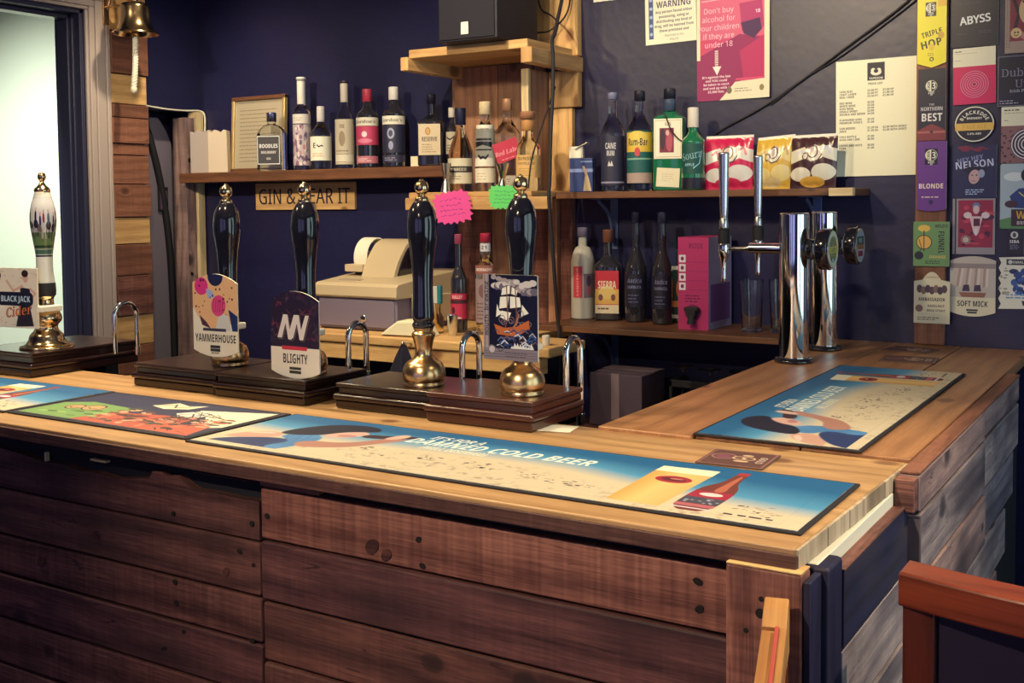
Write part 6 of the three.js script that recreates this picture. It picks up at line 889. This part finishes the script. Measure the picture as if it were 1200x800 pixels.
badge('cream badge with clasped hands picture and curved top, lowest of the middle column', -0.4825, 1.256, 0.106, 0.150, bow(0.106, 0.150, 0.011, 0.011), (g, W, H) => { fill(g, css(196, 174, 140), 0, 0, W, H); fill(g, css(150, 128, 108), 0, H * .12, W, H * .08); for (let k = 0; k < 12; k++) blob(g, [css(206, 172, 136), css(176, 140, 112), css(222, 192, 156)][k % 3], [[W * (.14 + k * .06), H * .2], [W * (.19 + k * .06), H * .2], [W * (.12 + k * .065), H * .5], [W * (.07 + k * .065), H * .52]]); for (const x of [.3, .55]) blob(g, css(70, 50, 60), [[W * x, H * .48], [W * (x + .12), H * .47], [W * (x + .14), H * .58], [W * (x - .03), H * .58]]); blob(g, css(150, 90, 66), [[W * .2, H * .6], [W * .8, H * .6], [W * .76, H * .68], [W * .26, H * .68]]); fill(g, css(226, 202, 150), 0, H * .68, W, H * .32); txt(g, 'SOFT MICK', W * .5, H * .79, 70, DK, { sx: 0.74 }); fill(g, css(50, 46, 48), W * .37, H * .88, W * .25, H * .03); fill(g, css(50, 46, 48), W * .39, H * .92, W * .21, H * .03); }, 400, 560);
badge('comic-style badge with a red panel, partly cut off at the top right', -0.366, 1.916, 0.100, 0.184, rectShape(0.100, 0.184, 0.002), (g, W, H) => { fill(g, css(160, 130, 104), 0, 0, W, H); fill(g, css(130, 40, 54), 40, 20, W - 60, H - 120); curve(g, css(40, 28, 34), 26, [[90, 60], [70, 200], [110, 330], [80, 450]]); disc(g, css(212, 168, 110), 200, 300, 90, 130); curve(g, css(40, 28, 34), 12, [[140, 220], [200, 300], [160, 420]]); disc(g, css(210, 170, 110), 90, H - 170, 44); disc(g, css(50, 40, 40), 80, H - 175, 8); disc(g, css(50, 40, 40), 104, H - 175, 8); curve(g, css(50, 40, 40), 6, [[72, H - 155], [90, H - 145], [108, H - 155]]); for (const x of [12, 30]) scribble(g, x, 20, 12, 40, 15, css(110, 84, 70), 8); }, 360, 660);
badge('dark navy badge with serif lettering, partly cut off at the right edge', -0.3755, 1.757, 0.112, 0.122, rectShape(0.112, 0.122, 0.005), (g, W, H) => { fill(g, css(24, 24, 38), 0, 0, W, H); g.strokeStyle = css(140, 130, 130); g.lineWidth = 5; g.strokeRect(6, 6, W - 12, H - 12); txt(g, 'Dublin', W * .44, H * .34, 96, css(130, 120, 124), { font: 'serif', weight: 'normal' }); txt(g, 'Up', W * .5, H * .56, 96, css(130, 120, 124), { font: 'serif', weight: 'normal' }); txt(g, 'Irish Porter', W * .5, H * .70, 36, css(170, 160, 150), { font: 'serif' }); scribble(g, 20, H * .88, 170, 2, 22, css(170, 160, 150), 8); }, 420, 460);
badge('cream and leopard-spotted badge with white rings at the right edge', -0.368, 1.627, 0.107, 0.136, rectShape(0.107, 0.136, 0.001), (g, W, H) => { fill(g, css(232, 212, 160), 0, 0, W, H); fill(g, css(140, 92, 80), 0, H * .34, W, H * .66); for (let k = 0; k < 60; k++) disc(g, css(60, 36, 42), rr(0, W), rr(H * .36, H), rr(6, 16), rr(5, 11)); for (let k = 5; k > 0; k--) { disc(g, css(60, 40, 48), W * .55, H * .67, k * 27 + 6); disc(g, k % 1 ? 0 : css(226, 206, 176), W * .55, H * .67, k * 27); disc(g, css(50, 34, 44), W * .55, H * .67, k * 27 - 10); } disc(g, css(226, 206, 176), W * .55, H * .67, 10); scribble(g, 24, 26, 160, 1, 8, DK, 10); scribble(g, 24, 54, 260, 1, 8, css(180, 160, 120), 7); scribble(g, 24, 120, 60, 1, 8, css(160, 140, 110), 7); }, 400, 510);
badge('green-cornered badge with a burly figure in blue, at the right edge', -0.369, 1.4785, 0.106, 0.158, rectShape(0.106, 0.158, 0.006), (g, W, H) => { fill(g, css(170, 176, 160), 0, 0, W, H); blob(g, css(90, 130, 70), [[0, H * .86], [W, H * .7], [W, H], [0, H]]); disc(g, css(216, 210, 190), W * .3, H * .2, 90, 40); disc(g, css(34, 34, 50), W * .62, H * .18, 74, 70); txt(g, 'W', W * .64, H * .16, 70, css(222, 170, 50)); disc(g, css(186, 130, 110), W * .64, H * .34, 50, 40); blob(g, css(40, 60, 100), [[W * .2, H * .5], [W * .4, H * .38], [W * .9, H * .36], [W, H * .5], [W, H * .7], [W * .3, H * .68]]); disc(g, css(70, 44, 44), W * .24, H * .62, 56, 34); curve(g, css(222, 190, 60), 9, [[W * .4, H * .44], [W * .6, H * .56], [W * .9, H * .46]]); fill(g, css(60, 36, 40), W * .24, H * .7, W * .7, H * .26); txt(g, 'WILD', W * .62, H * .79, 96, css(222, 160, 44), { sx: 0.9 }); txt(g, 'BRUISER', W * .58, H * .91, 44, css(200, 180, 150)); }, 400, 590);
badge('small black badge with a white roundel at the right edge', -0.366, 1.367, 0.078, 0.061, rectShape(0.078, 0.061, 0.002), (g, W, H) => { fill(g, css(26, 26, 40), 0, 0, W, H); disc(g, css(206, 190, 160), 76, 60, 40); disc(g, css(60, 60, 60), 76, 60, 18, 26); txt(g, 'SIBA', 76, 134, 46, css(226, 210, 180)); scribble(g, 30, 170, 100, 3, 20, css(130, 124, 124), 8); fill(g, css(130, 124, 124), 176, 0, 44, H); scribble(g, 240, 20, 100, 8, 28, css(180, 170, 150), 8); }, 360, 280);
badge('cream badge with a blue shaggy creature, lowest at the right edge', -0.3645, 1.267, 0.117, 0.134, (() => { const a = []; for (let k = 0; k <= 10; k++) a.push([-0.0585 + 0.006 * (k % 2), -0.064 + k * 0.0126]); a.push([0.0585, 0.067], [0.0585, -0.060]); return pts(a); })(), (g, W, H) => { fill(g, css(226, 210, 168), 0, 0, W, H); fill(g, css(40, 40, 46), 60, 30, 160, 50); disc(g, css(206, 190, 160), 90, 55, 18); txt(g, 'SMALL', 160, 55, 32, css(220, 204, 170)); for (let k = 0; k < 60; k++) disc(g, [css(40, 66, 110), css(30, 44, 78), css(56, 86, 130)][k % 3], rr(110, W), rr(110, H * .7), rr(14, 40), rr(12, 30)); for (let k = 0; k < 14; k++) disc(g, css(160, 144, 110), rr(10, 90), rr(100, H * .8), rr(8, 24), rr(4, 10)); scribble(g, 60, H * .72, 200, 2, 24, css(70, 130, 160), 10); blob(g, css(34, 44, 74), [[180, H * .84], [W, H * .82], [W, H * .92], [190, H * .93]]); }, 400, 460);

// star-shaped price cards hanging from the pine shelf
function star(label, x, y, z, w, h, c, ink, rot, s0) {
  const s = new THREE.Shape(), N = 20; for (let k = 0; k < 2 * N; k++) { const a = k * PI / N + 0.1, sq = 1 / Math.pow(Math.abs(Math.cos(a)) ** 5 + Math.abs(Math.sin(a)) ** 5, 1 / 5), q = (k % 2 ? 0.84 : 1.0) * sq * (0.96 + 0.08 * hash(k, s0, 3)); const p = [Math.cos(a) * w / 2 * q, Math.sin(a) * h / 2 * q]; k ? s.lineTo(...p) : s.moveTo(...p); } s.closePath();
  const [g, ms] = plaque(s, 0.0012, printMat(tex(256, 256, (q, W, H) => { fill(q, css(...c), 0, 0, W, H); for (let r = 0; r < 4; r++) { let cx = 56 + rr(-14, 10); const yy = 70 + r * 38; while (cx < 196) { const l = rr(8, 26); curve(q, css(...ink), 4, [[cx, yy + rr(-6, 6)], [cx + l * .5, yy + rr(-9, 9)], [cx + l, yy + rr(-6, 6)]]); cx += l + rr(6, 16); } } }), 0.7), mat(c, { roughness: 0.7 }));
  const o = part(scene, 'price_star', g, ms); o.position.set(x, y, z); o.rotation.set(0.08, 0.15, rot); tag(o, label, 'price card', 'star-shaped price cards');
}
star('fluorescent pink star card with handwriting, hanging at the pine shelf edge', -1.838, 1.463, -2.628, 0.128, 0.098, [240, 78, 128], [150, 40, 110], 0.12, 1);
star('fluorescent green star card with handwriting, hanging at the pine shelf edge', -1.664, 1.490, -2.628, 0.094, 0.070, [106, 206, 90], [40, 110, 70], -0.04, 2);

// ------------------------------------------------------------------ bar chairs on the customers' side
{
  const t = thing('bar_chair', 'high-backed bar chair by the return, orange-brown curved top rail, stiles darkened for shade', 'chair', [-0.060, 0, -1.268], 'wooden bar chairs');
  const P = [], w = 0.42, N = 14; const rail = new THREE.Shape();
  const zf = (u) => 0.018 + 0.055 * (u - 0.0) * (1 - u) * 0 + 0.062 * Math.sin(u * PI) * 0.6 + 0.0;
  const pt = []; for (let i = 0; i <= N; i++) { const u = i / N; pt.push([-w / 2 + u * w, -(zf(u) + 0.022)]); } for (let i = N; i >= 0; i--) { const u = i / N; pt.push([-w / 2 + u * w, -(zf(u) - 0.022)]); }
  pt.forEach((p, i) => (i ? rail.lineTo(...p) : rail.moveTo(...p))); rail.closePath();
  const rg = new THREE.ExtrudeGeometry(rail, { depth: 0.032, bevelEnabled: true, bevelSize: 0.003, bevelThickness: 0.003, bevelSegments: 2 }).rotateX(-PI / 2).translate(0, 1.035, 0); woodUV(rg, 0);
  part(t, 'top_rail', rg, M.chair);
  for (const s of [-1, 1]) { part(t, 'stile', board(s * 0.193 - 0.017, s * 0.193 + 0.017, 0.40, 1.034, 0.0, 0.038, 1, 0.004), M.chairShaded); part(t, 'leg', board(s * 0.193 - 0.016, s * 0.193 + 0.016, 0, 0.40, 0.0, 0.036, 1, 0.004), M.chair); part(t, 'leg', board(s * 0.18 - 0.016, s * 0.18 + 0.016, 0, 0.66, -0.38, -0.346, 1, 0.004), M.chair); part(t, 'stretcher', board(s * 0.185 - 0.01, s * 0.185 + 0.01, 0.24, 0.27, -0.36, 0.02, 2, 0.003), M.chair); }  // stiles take the chair wood darkened for shade
  part(t, 'back_panel', boxAt(-0.177, 0.177, 0.72, 1.034, 0.010, 0.026, 0.003), mat([34, 22, 36], { roughness: 0.5 }), 'dark upholstered back panel');
  part(t, 'seat', boxAt(-0.205, 0.205, 0.66, 0.71, -0.39, 0.02, 0.012, 3), mat([40, 24, 36], { roughness: 0.55 }));
}
{
  const dir = V(0.05, 0, 0.19).normalize(), t = thing('bar_chair', 'light wooden bar chair close to the corner post, a red strip on its rail', 'chair', [-0.371, 0, -1.117], 'wooden bar chairs', Math.atan2(dir.x, dir.z));
  // local z runs along the rail toward the room
  const slat = (x0, x1, pr, n, m, l) => { const g = new THREE.ExtrudeGeometry(pts(pr), { depth: x1 - x0, bevelEnabled: true, bevelSize: 0.0016, bevelThickness: 0.0016, bevelSegments: 2 }).rotateY(-PI / 2).translate(x1, 0, 0); woodUV(g, 2); return part(t, n, g, m, l); };
  const sweep = (yo, h, z0) => { const a = [], c = []; for (let i = 0; i <= 12; i++) { const u = i / 12, z = z0 + (0.42 - z0) * u, y = yo - 0.030 * Math.sin(u * PI * 0.8); a.push([z, y]); c.push([z, y - h]); } return [...a, ...c.reverse()]; };
  slat(-0.012, 0.010, [[-0.004, 1.000], [-0.006, 1.046], [0.0, 1.055], [0.020, 1.051], [0.040, 1.040], [0.040, 1.000]], 'rail_head', M.chairPale, 'blunt pale end of the rail');
  slat(-0.012, -0.001, sweep(1.036, 0.030, 0.040), 'rail_slat', M.chairPale); slat(0.0045, 0.010, sweep(1.040, 0.034, 0.040), 'rail_slat', M.chairPale); slat(0.0012, 0.0026, sweep(1.042, 0.020, 0.046), 'red_strip', mat([176, 66, 46], { roughness: 0.6 }), 'red strip');
  for (const z of [0.035, 0.375]) { part(t, 'stile', board(-0.016, 0.012, 0.40, 1.0, z - 0.016, z + 0.016, 1, 0.004), M.chair); part(t, 'leg', board(-0.016, 0.012, 0, 0.40, z - 0.016, z + 0.016, 1, 0.004), M.chair); part(t, 'leg', board(0.345, 0.375, 0, 0.66, z - 0.016, z + 0.016, 1, 0.004), M.chair); part(t, 'stretcher', board(0, 0.35, 0.24, 0.27, z - 0.01, z + 0.01, 0, 0.003), M.chair); }
  part(t, 'back_panel', boxAt(-0.006, 0.006, 0.72, 0.99, 0.05, 0.36, 0.002), mat([50, 30, 36], { roughness: 0.5 }));
  part(t, 'seat', boxAt(-0.01, 0.39, 0.66, 0.71, 0.005, 0.405, 0.012, 3), mat([60, 34, 34], { roughness: 0.55 }));
}

scene.traverse((o) => { if (o.isMesh) { o.castShadow = true; o.receiveShadow = true; } });
renderer.render(scene, camera);
